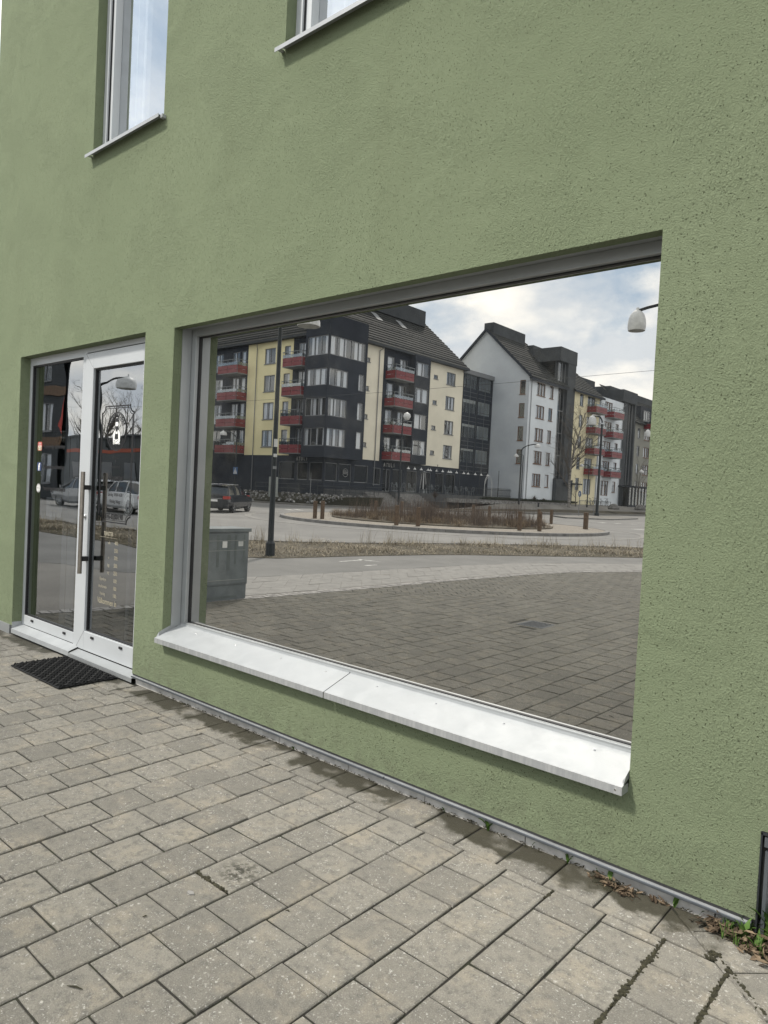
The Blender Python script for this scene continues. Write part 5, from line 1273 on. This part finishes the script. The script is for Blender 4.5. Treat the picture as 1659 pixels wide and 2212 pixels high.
for i in range(26): MB().box(-43.57, -43.54, Yr(67+i*.23)-.03, Yr(67+i*.23)+.03, 1.5, 2.5).build('picket', 'dark_metal', t)
t = thing('terrace_fence', 'black terrace fence with crossed bars beside the chairs', 'fence', (-43.55, -55, 1.5)); m = MB()
for z in (1.6, 2.3): m.box(-43.57, -43.53, Yr(67), Yr(56.5), z, z+.04)
m.build('rail_bar', 'dark_metal', t)
for i in range(8): MB().box(-43.58, -43.52, Yr(56.5+i*1.5)-.03, Yr(56.5+i*1.5)+.03, 1.5, 2.4).build('post', 'dark_metal', t)
# rockery bank and hedge
random.seed(3)
m = MB()
for (x0_, x1_, y0_, y1_, z_) in ((-60, -42.5, -42.2, -38.5, .7),): m.prism([(-66, -42.3), (-66, -38.2), (-50, -38.0), (-44.3, -40.2), (-42.2, -45), (-44.5, -48.3), (-47, -48.3), (-47, -42.3)], -.1, lambda x, y: .15+.75*min(1, max(0, (-38-y)/3)))
tag(m.build('planting_bank', 'moss'), 'dark sloping planting bank below the corner block', 'bank')['kind'] = 'structure'
m, m2 = MB(), MB()
for _ in range(420):
    x, y = random.uniform(-62, -42.2), random.uniform(-41.5, -38.2)
    if x > -46 and random.random() < .5: y = random.uniform(-46, -40)
    s_ = random.uniform(.05, .13); z_ = .15+.75*min(1, max(0, (-38-y)/3)); (m if random.random() < .8 else m2).lathe([(s_, -.05), (s_*.9, s_*.5), (s_*.4, s_*.9), (0, s_)], (x, y, z_), 6)
tag(m.build('bank_stones', 'stone'), 'grey stones scattered over the planting bank', 'stones')['kind'] = 'stuff'; tag(m2.build('pale_stones', 'white_stone'), 'whitish stones scattered over the planting bank', 'stones')['kind'] = 'stuff'
lw = thing('stone_wall', 'low grey stone wall in front of the pale blue house', 'wall', (-40.0, -69.5, 0)); MB().box(-40.4, -40.0, -77.4, -52.2, .1, 1.15).build('wall_body', 'stone', lw)
m = MB()
for _ in range(260): x = -39.97; y, z = random.uniform(-77.3, -58), random.uniform(.75, 1.0); s_ = random.uniform(.04, .09); m.box(x-.03, x+.02, y-s_, y+s_, z-s_*.5, z+s_*.5)
m.build('pale_facing_stones', 'white_stone', lw, kind='stuff')
m = MB(); m.ft = []
for _ in range(9000):
    x, y = random.uniform(-41.5, -40.3), random.uniform(-80.8, -60); h = random.uniform(.1, .3); blades(m, x, y, 1.1+random.uniform(0, .22), h, .05, h, random.random(), 1)
tag(m.build('hedge', 'hedge'), 'low clipped dark hedge above the stone wall by the pale blue house', 'hedge')['kind'] = 'stuff'
for i, (y, h, lb) in enumerate(((-71.2, 1.1, 'larger bare round bush at the corner of the pale blue house'), (-73.5, .8, 'smaller bare round bush under the brown-framed windows'), (-51.8, .9, 'bare twiggy bush on the planter right of the terrace steps'))):
    t = thing('bush', lb, 'bush', (-41.2, y, 1.0)); m = MB(); m.ft = []
    for _ in range(260): a = random.uniform(0, 6.28); blades(m, -41.2, y, 1.0, h*random.uniform(.5, 1), .02, h*random.uniform(.1, .9), random.random(), 3, a)
    m.build('twigs', 'twig', t)
# cafe furniture
def cafe_chair(loc, rz, label, group):
    t = thing('cafe_chair', label, 'chair', loc, group, rz)
    m = MB(); m.lathe([(0, .44), (.20, .44), (.21, .46), (0, .47)], (0, 0, 0), 10); m.build('seat', 'railing', t)
    m = MB(); m.tube([(-.19, .15, .46), (-.22, .2, .70), (-.12, .26, .90), (.12, .26, .90), (.22, .2, .70), (.19, .15, .46)], .022, 5); m.tube([(-.08, .25, .90), (-.06, .18, .47)], .014, 4); m.tube([(.08, .25, .90), (.06, .18, .47)], .014, 4); m.build('backrest', 'railing', t)
    for sx in (-1, 1):
        for sy in (-1, 1): MB().tube([(sx*.15, sy*.15, .45), (sx*.2, sy*.2, 0)], .016, 4).build('leg', 'railing', t)
    return t
c0 = cafe_chair((-44.1, Yr(52.9), 1.5), 1.2, 'thin-framed cafe chair, first from the left along the terrace edge', 'cafe chairs on the terrace')
for ci, (x, a, rz) in enumerate(((-44.4, 53.8, -1.4), (-44.0, 54.7, 1.5), (-44.5, 55.6, -1.6), (-44.1, 58.6, 1.3), (-44.6, 59.6, -1.2), (-44.1, 60.6, 1.7), (-44.4, 61.6, -1.5), (-44.0, 62.7, 1.4), (-44.5, 63.7, -1.7), (-44.1, 64.8, 1.5), (-44.4, 66.0, -1.3), (-45.8, 54.2, .4), (-45.8, 60, 2.8))):
    c = copytree(c0); c.location = (x, Yr(a), 1.5); c.rotation_euler.z = rz
    c['label'] = ('thin-framed cafe chair, %s from the left along the terrace edge' % ORD[ci+1]) if ci < 11 else ('cafe chair nearer the wall behind the patio heater' if ci == 11 else 'cafe chair nearer the wall in the middle of the terrace')
def cafe_table(loc, i):
    t = thing('cafe_table', 'small round cafe table, %s from the left on the terrace' % ORD[i], 'table', loc, 'cafe tables on the terrace'); m = MB(); m.lathe([(0, .70), (.34, .70), (.34, .73), (0, .73)], loc, 12); m.build('tabletop', 'railing', t); MB().tube([loc, (loc[0], loc[1], loc[2]+.7)], .03, 6).build('leg', 'railing', t); return t
for i, a in enumerate((53.3, 59.1, 62.2, 65.2)): cafe_table((-45.0, Yr(a), 1.5), i)
ph = thing('patio_heater', 'tall tapering four-legged patio heater at the top of the terrace steps', 'heater', (-44.5, -54.11, 1.5)); x, y = -44.5, -54.11
for sx in (-1, 1):
    for sy in (-1, 1): MB().tube([(x+sx*.26, y+sy*.26, 1.5), (x+sx*.12, y+sy*.12, 3.6)], .022, 4).build('leg', 'lampshade', ph)
MB().tube([(x, y, 1.9), (x, y, 3.6)], .05, 8).build('flame_tube', 'lampshade', ph); MB().lathe([(0, 3.76), (.30, 3.68), (.32, 3.64), (.05, 3.62)], (x, y, 0), 12).build('top', 'railing', ph); MB().box(x-.26, x+.26, y-.26, y+.26, 1.5, 1.9).build('base', 'railing', ph)
cab = thing('lamp_cable', 'thin cable carrying small white shades above the terrace', 'cable', (-44.5, -58, 3.9)); ys_ = [-51.56, -52.59, -53.65, -54.79, -55.2, -56.28, -57.32, -58.4, -58.8, -59.87, -61.23, -62.09, -63.5, -64.7, -66.05]
MB().tube([(-44.5, y, 4.12+.05*math.sin(y)) for y in ys_], .012, 4).build('cable', 'dark_metal', cab)
sl_ = MB(); sl_.lathe([(.17, -.10), (.14, -.03), (.06, .05), (.02, .10), (.015, .2)], (0, 0, 0), 12); sme = sl_.mesh('string_lamp_shade'); sme.materials.append(M['lampshade'])
for i, y in enumerate(ys_):
    o = put(sme, 'string_lamp', None, (-44.5, y, 3.92)); tag(o, '%s small white lamp from the left in the row hanging above the terrace' % ORD[i], 'lamp', 'small white lamps strung above the terrace')
for i, (y, h) in enumerate(((-55.2, 3.0), (-59.2, 2.9), (-63.1, 2.9), (-67.0, 3.0))):
    m = MB(); m.tube([(-43.6, y, 1.5), (-43.6, y, 1.5+h)], .035, 5); tag(m.build('cable_post', 'dark_metal'), 'slim dark post at the terrace edge, %s from the left' % ORD[i], 'post', 'slim posts along the terrace edge')
ar = MB(); ar.tube([(-43.3, Yr(67.6)+.75*math.cos(R(a)), 2.9+.9*math.sin(R(a))) for a in range(0, 181, 15)], .03, 4); ar.tube([(-43.3, Yr(67.6)-.75, 1.5), (-43.3, Yr(67.6)-.75, 2.9)], .03, 4); ar.tube([(-43.3, Yr(67.6)+.75, 1.5), (-43.3, Yr(67.6)+.75, 2.9)], .03, 4); ar.tube([(-43.3, Yr(67.6)+.6*math.cos(R(a)), 2.9+.72*math.sin(R(a))) for a in range(0, 181, 15)], .02, 4)
tag(ar.build('garden_arch', 'lampshade'), 'pale rounded metal garden arch beside the picket fence', 'arch')

# --- street lamps, signs, bollards
def street_lamp(base, h, arm, shade, label, r=.06, bend=.5, sr=.25, cat='street lamp', mat='pole'):
    """arm: plan vector from pole to lamp"""
    t = thing('street_lamp', label, 'street lamp', base); x, y, z = base; top = Vector((x, y, z+h))
    MB().tube([(x, y, z), (x, y, z+h*.4), (x, y, z+h-bend)], [r*1.25, r*1.0, r*.8], 10).build('pole', mat, t)
    MB().tube([(x, y, z), (x, y, z+.28), (x, y, z+.34)], [r*1.9, r*1.9, r*1.2], 10).build('base_sleeve', mat, t)
    a = Vector((arm[0], arm[1], 0)); pts = []
    for i in range(9):
        u = i/8*math.pi/2; pts.append(Vector((x, y, z+h-bend))+Vector((a.x*(1-math.cos(u))*1.0, a.y*(1-math.cos(u))*1.0, bend*math.sin(u))))
    if shade == 'bell': pts = [p+Vector((0, 0, .16)) for p in pts[:5]]+[pts[4].lerp(pts[-1], i/4)+Vector((0, 0, .16*(1-(i/4)**2))) for i in range(1, 5)]
    MB().tube(pts, r*.62, 8, True).build('arm', mat, t); e = pts[-1]
    prof = {'dome': [(sr, -.30), (sr*.98, -.20), (sr*.8, -.08), (sr*.4, -.01), (.03, .02), (.02, .08)], 'bell': [(sr*.93, -.50), (sr*1.0, -.42), (sr*1.0, -.32), (sr*.93, -.20), (sr*.76, -.09), (sr*.48, -.02), (.05, .02), (.03, .08)],
            'ball': [(.02, -.42), (sr*.6, -.38), (sr, -.18), (sr*.85, -.02), (sr*.4, .06), (.02, .10)]}[shade]
    k_ = sr/.25 if shade != 'bell' else sr/.22
    MB().lathe([(r_, zz*k_) for r_, zz in prof], tuple(e), 16).build('shade', 'lampshade', t, smooth=True)
    return t
LA = street_lamp((-11.93, -6.88, 0), 5.17, (.9, 0), 'dome', 'tall dark pole with white dome lamp standing in the dry grass, nearest in the mirror', .054, .20, .24)
x, y = -11.93, -6.88
for z0_, z1_, w in ((2.38, 2.55, .06), (2.16, 2.23, .07), (1.90, 1.96, .09)): MB().box(x+.02, x+.064, y-.02, y+.05, z0_, z1_).build('sticker', 'lampshade' if z0_ != 1.90 else 'sign_back', LA)
street_lamp((-51.5, -35.8, -.06), 6.3, (-2.0, 0), 'dome', 'street lamp with arm bent to the left above the pedestrian crossing sign', .07, .9, .32)
street_lamp((-5.15, -12.83, 0), 5.95, (-1.34, 0), 'bell', 'white bell lamp on curved arm against the sky at the upper right of the mirror', .06, .3, .20)
street_lamp((-31.5, -67.0, .05), 10.4, (-1.0, .2), 'bell', 'tall lamp with large white bell on the traffic island in front of the yellow house', .13, .9, .42)
street_lamp((-39.0, -43.7, .1), 8.1, (.45, 0), 'ball', 'tall thin lamp with oval white globe in front of the red balconies', .07, .3, .33)
street_lamp((-46.9, -50.9, .1), 6.3, (-.25, 0), 'ball', 'short thin lamp with small white globe near the restaurant door', .05, .25, .22)
street_lamp((-39.5, -64.8, .1), 7.25, (1.9, 0), 'dome', 'lamp with arm curving right in front of the pale blue house', .09, .7, .30)
street_lamp((-40.2, -66.4, .1), 6.3, (-.9, 0), 'dome', 'thinner lamp with globe to the left standing beside the curved-arm lamp', .055, .2, .27)
street_lamp((-38.5, -79.6, .75), 5.3, (-.6, .8), 'dome', 'small lamp in front of the bicycles behind the birch', .06, .2, .25)
street_lamp((-35.4, -91.9, .8), 10.6, (-.5, .7), 'bell', 'lamp with white bell at the right edge of the mirror before the grey house', .09, .5, .40)
street_lamp((-37.6, -97.6, .9), 5.4, (-.7, 1.6), 'dome', 'small distant lamp in front of the olive grey house', .06, .3, .3)
DL = street_lamp((-23.3, -8.85, 0), 4.85, (1.7, 0), 'dome', 'street lamp with slanting arm reflected in the entrance door', .055, .25, .30)
x, y = -23.3, -8.85; MB().tube([(x, y, 4.8), (x+.02, y, 4.95), (x-.12, y, 5.35)], .05, 6).build('pole_top', 'pole', DL)
MB().tube([(x, y, 3.35), (x-.4, y, 3.42)], .03, 6).build('second_arm', 'pole', DL); MB().lathe([(.16, -.2), (.15, -.1), (.08, 0), (.01, .03)], (x-.42, y, 3.42), 12).build('shade', 'lampshade', DL)
# pedestrian crossing sign and others
t = thing('crossing_sign', 'square pedestrian crossing sign on the lamp pole in front of the dark wall', 'sign', (-51.4, -35.72, 2.3))
MB().box(-51.7, -51.1, -35.72, -35.70, 2.35, 2.98).build('plate', 'sign_blue', t); MB().quad((-51.66, -35.695, 2.40), (-51.14, -35.695, 2.40), (-51.40, -35.695, 2.94)).build('white_triangle', 'sign_white', t)
m = MB(); yy = -35.69; m.quad((-51.43, yy, 2.62), (-51.37, yy, 2.62), (-51.36, yy, 2.76), (-51.44, yy, 2.76)); m.quad((-51.43, yy, 2.63), (-51.40, yy, 2.63), (-51.46, yy, 2.43), (-51.49, yy, 2.43)); m.quad((-51.40, yy, 2.63), (-51.37, yy, 2.63), (-51.32, yy, 2.43), (-51.35, yy, 2.43)); m.quad((-51.425, yy, 2.77), (-51.375, yy, 2.77), (-51.375, yy, 2.83), (-51.425, yy, 2.83)); m.build('walking_figure', 'sign_blue', t)
def post_sign(base, h, label, kind):
    t = thing('traffic_sign', label, 'sign', base); x, y, z = base; MB().tube([base, (x, y, z+h)], .03, 6).build('post', 'sign_back', t)
    if kind == 'round':
        m = MB(); m.lathe([(0, -.012), (.32, -.012), (.32, .012), (0, .012)], (0, 0, 0), 24); mt = Matrix.Translation((x+.03, y+.03, z+h)) @ Matrix.Rotation(R(38), 4, 'Z') @ Matrix.Rotation(R(90), 4, 'X'); m.xf(mt); m.build('disc', 'sign_blue', t)
        m = MB(); m.lathe([(.29, .016), (.32, .016)], (0, 0, 0), 24); m.quad((-.07, -.17, .016), (.07, -.17, .016), (.07, .0, .016), (-.07, .0, .016)); m.quad((-.16, 0, .016), (.16, 0, .016), (0, .18, .016)); mt = Matrix.Translation((x+.03, y+.03, z+h)) @ Matrix.Rotation(R(38+180), 4, 'Z') @ Matrix.Rotation(R(90), 4, 'X'); m.xf(mt); m.build('white_arrow', 'sign_white', t)
    else:
        m = MB(); m.prism([(-.24, .2), (.24, .2), (0, -.24)], -.01, .01); m.xf(Matrix.Translation((x+.03, y+.03, z+h)) @ Matrix.Rotation(R(40), 4, 'Z') @ Matrix.Rotation(R(90), 4, 'X')); m.build('plate', 'sign_back', t)
post_sign((-31.1, -61.9, .05), 2.15, 'round blue sign with white arrow on a thin post at the traffic island', 'round')
post_sign((-45.3, -39.2, .1), 2.5, 'back of a triangular sign on a grey post below the dark bay', 'tri')
m = MB(); m.tube([(-31.4, -66.0, 0), (-31.4, -66.0, .85)], .03, 6); tag(m.build('marker_post', 'sign_back'), 'thin short grey marker post on the traffic island', 'post')
m = MB(); m.tube([(-38.7, -67.7, 0), (-38.7, -67.7, 1.02)], .09, 8); m.lathe([(.09, 1.02), (.06, 1.07), (0, 1.08)], (-38.7, -67.7, 0), 8); tag(m.build('green_bollard', 'pole'), 'dark green round bollard on the far pavement right of the two lamps', 'bollard')
blb = ['timber bollard at the left tip of the roundabout', 'second timber bollard from the left, close beside the first', 'timber bollard in the middle front of the roundabout by the dark kerb gap', 'timber bollard just right of the dark kerb gap in front', 'timber bollard at the front right of the roundabout', 'timber bollard close right of the front right one', 'leftmost timber bollard on the far side of the roundabout right part', 'timber bollard on the far right side of the roundabout', 'thick timber bollard at the right tip of the roundabout', 'timber bollard at the far left behind the shrubs', 'second timber bollard behind the shrubs on the left', 'timber bollard behind the shrubs in the middle', 'timber bollard behind the shrubs right of the middle']
for i, (x, y) in enumerate(((-24.57, -20.18), (-24.26, -20.37), (-20.0, -20.79), (-19.29, -21.43), (-16.31, -25.08), (-15.8, -25.99), (-21.1, -35.6), (-20.2, -35.5), (-16.34, -31.94), (-29.6, -30.2), (-29.2, -32.3), (-25.6, -35.2), (-24.5, -35.4))):
    s_ = .075 if i != 8 else .10; m = MB(); m.box(x-s_, x+s_, y-s_, y+s_, 0, .90+.02*(i % 3)); o = m.build('timber_bollard', 'bollard'); o.rotation_euler.z = 0; tag(o, blb[i], 'bollard', 'timber bollards round the roundabout'); bevel(o, .012, 1)
# overhead wire
m = MB(); m.tube([(-70+i*5, -26.83, 7.08+.00045*(-27+70-i*5)**2+.0) for i in range(18)], .008, 4); tag(m.build('overhead_wire', 'dark_metal'), 'thin overhead wire sagging across the sky and the houses', 'wire')
# cabinet
CB = thing('utility_cabinet', 'grey-green electrical cabinet standing on the pavers near the shop', 'cabinet', (-7.8, -2.1, 0))
def cb2(name, mat, x0, x1, y0, y1, z0, z1, bv=0):
    m = MB(); m.box(x0, x1, y0, y1, z0, z1); o = m.build(name, mat, CB)
    if bv: bevel(o, bv)
    return o
cb2('body', 'cabinet', -7.97, -7.61, -2.86, -1.78, .20, .905, .006); cb2('plinth', 'cabinet', -7.96, -7.62, -2.85, -1.79, 0, .198); cb2('lid', 'cabinet', -7.99, -7.585, -2.885, -1.76, .905, .955, .008)
cb2('door_panel', 'cabinet', -7.61, -7.602, -2.835, -2.09, .22, .89, .003); cb2('door_panel', 'cabinet', -7.61, -7.602, -2.07, -1.81, .22, .89, .003)
for z in (.79, .66, .27): cb2('trim_line', 'cabinet_light', -7.602, -7.599, -2.80, -2.12, z, z+.006)
for a, w, z0_ in ((-2.36, .02, .45), (-2.53, .025, .40), (-2.64, .015, .48), (-2.78, .012, .5), (-2.20, .02, .42)): cb2('rust_streak', 'cabinet_stain', -7.602, -7.6005, a-w, a+w, z0_, .87)
cb2('paper_label', 'sign_white', -7.602, -7.597, -2.50, -2.425, .70, .785); cb2('paper_label', 'lampshade', -7.602, -7.597, -2.76, -2.68, .715, .78)
cb2('plinth_slot', 'cabinet_stain', -7.62, -7.617, -2.70, -2.2, .03, .06)
t = thing('switch_cabinet', 'small pale grey cabinet against the dark ground floor wall', 'cabinet', (-49.2, -38.3, 0)); MB().box(-49.6, -48.8, -38.5, -38.1, .5, 2.3).build('body', 'cabinet_light', t); MB().box(-49.28, -49.18, -38.1, -38.08, 1.9, 2.05).build('label_plate', 'sign_white', t)
# boulders
for (x, y, s_, lb) in ((-37, -84.2, .75, 'rounded boulder on the far verge right of the bicycles'), (-36.8, -92.6, .8, 'dark boulder at the right edge of the mirror')):
    m = MB(); m.lathe([(s_*.9, 0), (s_, s_*.25), (s_*.75, s_*.7), (s_*.35, s_*.95), (0, s_)], (x, y, .62), 9); tag(m.build('boulder', 'stone'), lb, 'boulder')
# bicycles
def bicycle(loc, rz, label):
    t = thing('bicycle', label, 'bicycle', loc, 'bicycles parked in front of the white house', rz)
    for x in (-.52, .52):
        m = MB(); m.tube([(x+.34*math.cos(R(a)), 0, .34+.34*math.sin(R(a))) for a in range(0, 361, 20)], .022, 4, False)
        for a in range(0, 180, 30): m.tube([(x+.34*math.cos(R(a)), 0, .34+.34*math.sin(R(a))), (x-.34*math.cos(R(a)), 0, .34-.34*math.sin(R(a)))], .005, 3, False)
        m.build('wheel', 'tyre', t)
    m = MB(); P = dict(bb=(-.08, 0, .28), seat=(-.25, 0, .82), head=(.36, 0, .78), rear=(-.52, 0, .34), front=(.52, 0, .34))
    for a, b in (('bb', 'seat'), ('bb', 'head'), ('seat', 'head'), ('rear', 'bb'), ('rear', 'seat'), ('head', 'front')): m.tube([P[a], P[b]], .02, 5)
    m.build('frame', 'car_grey', t); m = MB(); m.tube([(.36, 0, .78), (.33, 0, .98), (.33, .28, 1.0)], .016, 4); m.tube([(.33, 0, .98), (.33, -.28, 1.0)], .016, 4); m.build('handlebar', 'dark_metal', t)
    MB().box(-.38, -.14, -.07, .07, .86, .91).build('saddle', 'black', t); return t
for i, (y, lb) in enumerate(((-84.6, 'leftmost of the parked bicycles, half behind the small lamp'), (-86.4, 'second parked bicycle with pale frame beside the tall lamp pole'), (-88.0, 'third parked bicycle just right of the tall lamp pole'), (-90.2, 'rightmost parked bicycle in front of the white house'))): bicycle((-40.6, y, 1.02), R(90+8*(-1)**i), lb)
t = thing('bicycle_rack', 'low grey bicycle rack rail in front of the yellow and white house', 'rack', (-41.2, -88, 1)); MB().box(-41.2, -41.14, -93, -83, 1.5, 1.58).build('rail_bar', 'railing', t)
for y in (-92.8, -89.6, -86.4, -83.2): MB().box(-41.2, -41.14, y-.03, y+.03, .9, 1.5).build('post', 'railing', t)

# --- vehicles
def car(loc, rz, paint, label, L_=4.7, W_=1.82, H_=1.5, estate=True, tail=True):
    t = thing('car', label, 'car', loc, None, rz); hw = W_/2
    xs = [0, .08, .3, .8, 1.3, 2.2, 3.2, 3.7, 4.3, 4.6, L_]
    st = []
    for x in xs:
        f = x/L_; wq = hw*(1-.10*max(0, (abs(f-.5)-.36)/.14)**2); belt = .98 if f < .66 else .98-.20*((f-.66)/.34)**1.1
        if x < .05: belt = .90
        zb = .22 if .08 < f < .93 else .34
        st.append((x, wq, zb, belt))
    m = MB()
    for (x, wq, zb, belt) in st:
        m.v += [(x, -wq*.86, zb), (x, -wq*.98, zb+.12), (x, -wq, .58), (x, -wq*.965, belt-.06), (x, -wq*.88, belt), (x, 0, belt+.03), (x, wq*.88, belt), (x, wq*.965, belt-.06), (x, wq, .58), (x, wq*.98, zb+.12), (x, wq*.86, zb)]
    n = 11
    for i in range(len(st)-1):
        for j in range(n): k_ = (j+1) % n; m.f.append((i*n+j, i*n+k_, (i+1)*n+k_, (i+1)*n+j))
    m.f.append(tuple(range(n))); e = (len(st)-1)*n; m.f.append(tuple(range(e+n-1, e-1, -1)))
    m.build('body', paint, t, smooth=False)
    # cabin glass and roof
    rs = .12 if estate else .75; c = MB(); cab = [(.10, .95, .80, .90), (rs+.25, .96, .80, H_-.06), (1.6, .97, .80, H_-.01), (2.5, .97, .80, H_-.05), (3.35, .95, .86, 1.0)]
    if not estate: cab[0] = (.45, .95, .80, .97)
    def sec(x, z): return [(x, -hw*.90, .95), (x, -hw*.73, z), (x, hw*.73, z), (x, hw*.90, .95)]
    for (x, _, _, z) in cab: c.v += sec(x, z) if z > 1.05 else [(x, -hw*.87, .94), (x, -hw*.82, z+.02), (x, hw*.82, z+.02), (x, hw*.87, .94)]
    for i in range(len(cab)-1):
        for j in range(3): c.f.append((i*4+j, i*4+j+1, i*4+j+5, i*4+j+4))
    c.f.append((0, 3, 2, 1)); e = (len(cab)-1)*4; c.f.append((e, e+1, e+2, e+3))
    c.build('windows', 'car_glass', t)
    r_ = MB(); r_.v = []
    for (x, z) in ((rs+.12, H_-.07), (rs+.4, H_-.035), (1.6, H_+.012), (2.5, H_-.03), (2.75, H_-.11)): r_.v += [(x, -hw*.75, z-.045), (x, -hw*.70, z), (x, 0, z+.025), (x, hw*.70, z), (x, hw*.75, z-.045)]
    for i in range(4):
        for j in range(4): r_.f.append((i*5+j, i*5+j+1, i*5+j+6, i*5+j+5))
    r_.build('roof', paint, t, smooth=True)
    for s_ in (-1, 1):
        p = MB()
        for (xa, za, xb, zb) in ((.12, .97, rs+.3, H_-.07), (1.25, .97, 1.22, H_-.03), (2.25, .97, 2.2, H_-.04), (3.38, .98, 2.6, H_-.07)): p.tube([(xa, s_*hw*.905, za), (xb, s_*hw*.74, zb)], .04, 4)
        p.build('pillar', paint, t)
        MB().tube([(rs+.4, s_*hw*.66, H_+.02), (2.4, s_*hw*.66, H_+.02)], .018, 4).build('roof_rail', 'rim', t)
        MB().box(2.95, 3.15, s_*hw*1.0, s_*(hw+.17), .96, 1.10).build('wing_mirror', paint, t)
        for x in (.92, 3.72):
            w = MB(); w.lathe([(.22, -.11), (.31, -.11), (.33, -.08), (.33, .08), (.31, .11), (.22, .11)], (0, 0, 0), 20); w.xf(Matrix.Translation((x, s_*(hw-.12), .33)) @ Matrix.Rotation(R(90), 4, 'X')); wh = w.build('wheel', 'tyre', t)
            q = MB(); q.lathe([(0, .10), (.05, .10), (.05, .085)], (0, 0, 0), 10)
            for a in range(0, 360, 72): q.quad((.04*math.cos(R(a+90)), .04*math.sin(R(a+90)), .095), (.04*math.cos(R(a-90)), .04*math.sin(R(a-90)), .095), (.21*math.cos(R(a-9)), .21*math.sin(R(a-9)), .09), (.21*math.cos(R(a+9)), .21*math.sin(R(a+9)), .09))
            q.lathe([(.20, .09), (.225, .10)], (0, 0, 0), 20); q.lathe([(0, .02), (.2, .02)], (0, 0, 0), 12)
            q.xf(Matrix.Translation((x, s_*(hw-.12), .33)) @ Matrix.Rotation(R(-90*s_), 4, 'X')); q.build('rim', 'rim', wh)
        MB().box(-.012, .22, s_*hw*.60, s_*hw*.975, .74, .90).build('tail_light', 'taillight', t); MB().box(L_-.30, L_-.05, s_*hw*.55, s_*hw*.97, .62, .75).build('headlight', 'rim', t)
    MB().box(-.02, 0.0, -.26, .26, .60, .71).build('number_plate', 'sign_white', t); MB().box(-.04, .1, -hw*.92, hw*.92, .30, .50).build('rear_bumper', paint, t)
    MB().box(-.02, .01, -hw*.55, hw*.55, .74, .77).build('chrome_strip', 'rim', t)
    return t
# dark estate driving away
th = math.atan2(-.81, -.58); hx, hy = math.cos(th), math.sin(th)
rw_ = Vector((-31.18, -20.34, 0))      # its near rear wheel on the road
car((rw_.x-hx*.92-hy*-.80*1, rw_.y-hy*.92+hx*-.80*1, -.06), th, 'car_dark', 'black estate car driving away past the roundabout at the left of the mirror')
car((-28.2, -14.2, -.06), R(180), 'car_white', 'white hatchback reflected in the entrance door', 4.5, 1.8, 1.48)
car((-33.2, -14.6, -.06), R(180), 'car_grey', 'grey estate with red tail light left of the white car in the door', 4.7, 1.8, 1.45)
car((-36, -24.5, -.06), R(170), 'car_white', 'pale car on the road far behind the white hatchback', 4.5, 1.8, 1.5, False)
car((-45, -26.5, -.06), R(175), 'car_grey', 'distant grey car parked before the low building', 4.5, 1.8, 1.5, False)
# --- what the door mirrors: low long building, dark house
LB = thing('low_building', 'long low grey commercial building with an orange stripe reflected in the door', 'building', (-80, -36.9, 0))
MB().box(-150, -66.5, -42, -36.9, -.1, 5.95).build('wall', 'lowbldg', LB); MB().box(-150, -66.5, -36.9, -36.85, 4.25, 4.65).build('stripe', 'orange', LB); MB().box(-151, -66.2, -42.3, -36.6, 5.95, 6.15).build('roof_edge', 'dark_metal', LB)
for i in range(8): MB().box(-72-i*6, -69.5-i*6, -36.87, -36.83, .6, 3.2).build('shop_front', 'car_glass', LB)
m = MB(); 
for i in range(28): m.box(-68-i*3, -67.95-i*3, -36.87, -36.84, 4.7, 5.9)
m.build('sheet_seams', 'dark_metal', LB)
DB = thing('dark_house', 'dark multi-storey house with timber bands reflected in the side pane', 'building', (-50, -17, 0))
fd = Fac('f', 20.0)
ops = [(a, a+2.2, z, z+1.9) for a in (-58, -54.5, -51, -47.3) for z in (1.0, 4.2, 7.4, 10.6)]
wall(fd, -62, -43.9, 0, 14, ops, 'clad_grey', DB)
for o in ops: far_window(fd, *o, DB, 'winframe', 2)
MB().prism([(-62, -17.4), (-44.3, -17.4), (-64, -26.0), (-70, -26.0)], 0, 13.8).build('rear_wall', 'clad', DB)
for z in (3.3, 6.5, 9.7): MB().box(-62, -43.85, -16.83, -16.74, z, z+.55).build('timber_band', 'wood', DB)
m = MB(); m.quad((-43.85, -16.8, 6.4), (-42.6, -16.2, 5.9), (-43.0, -16.2, 4.4), (-43.85, -16.8, 4.0)); tag(m.build('red_banner', 'red_banner'), 'red banner hanging from the corner of the dark house', 'banner')
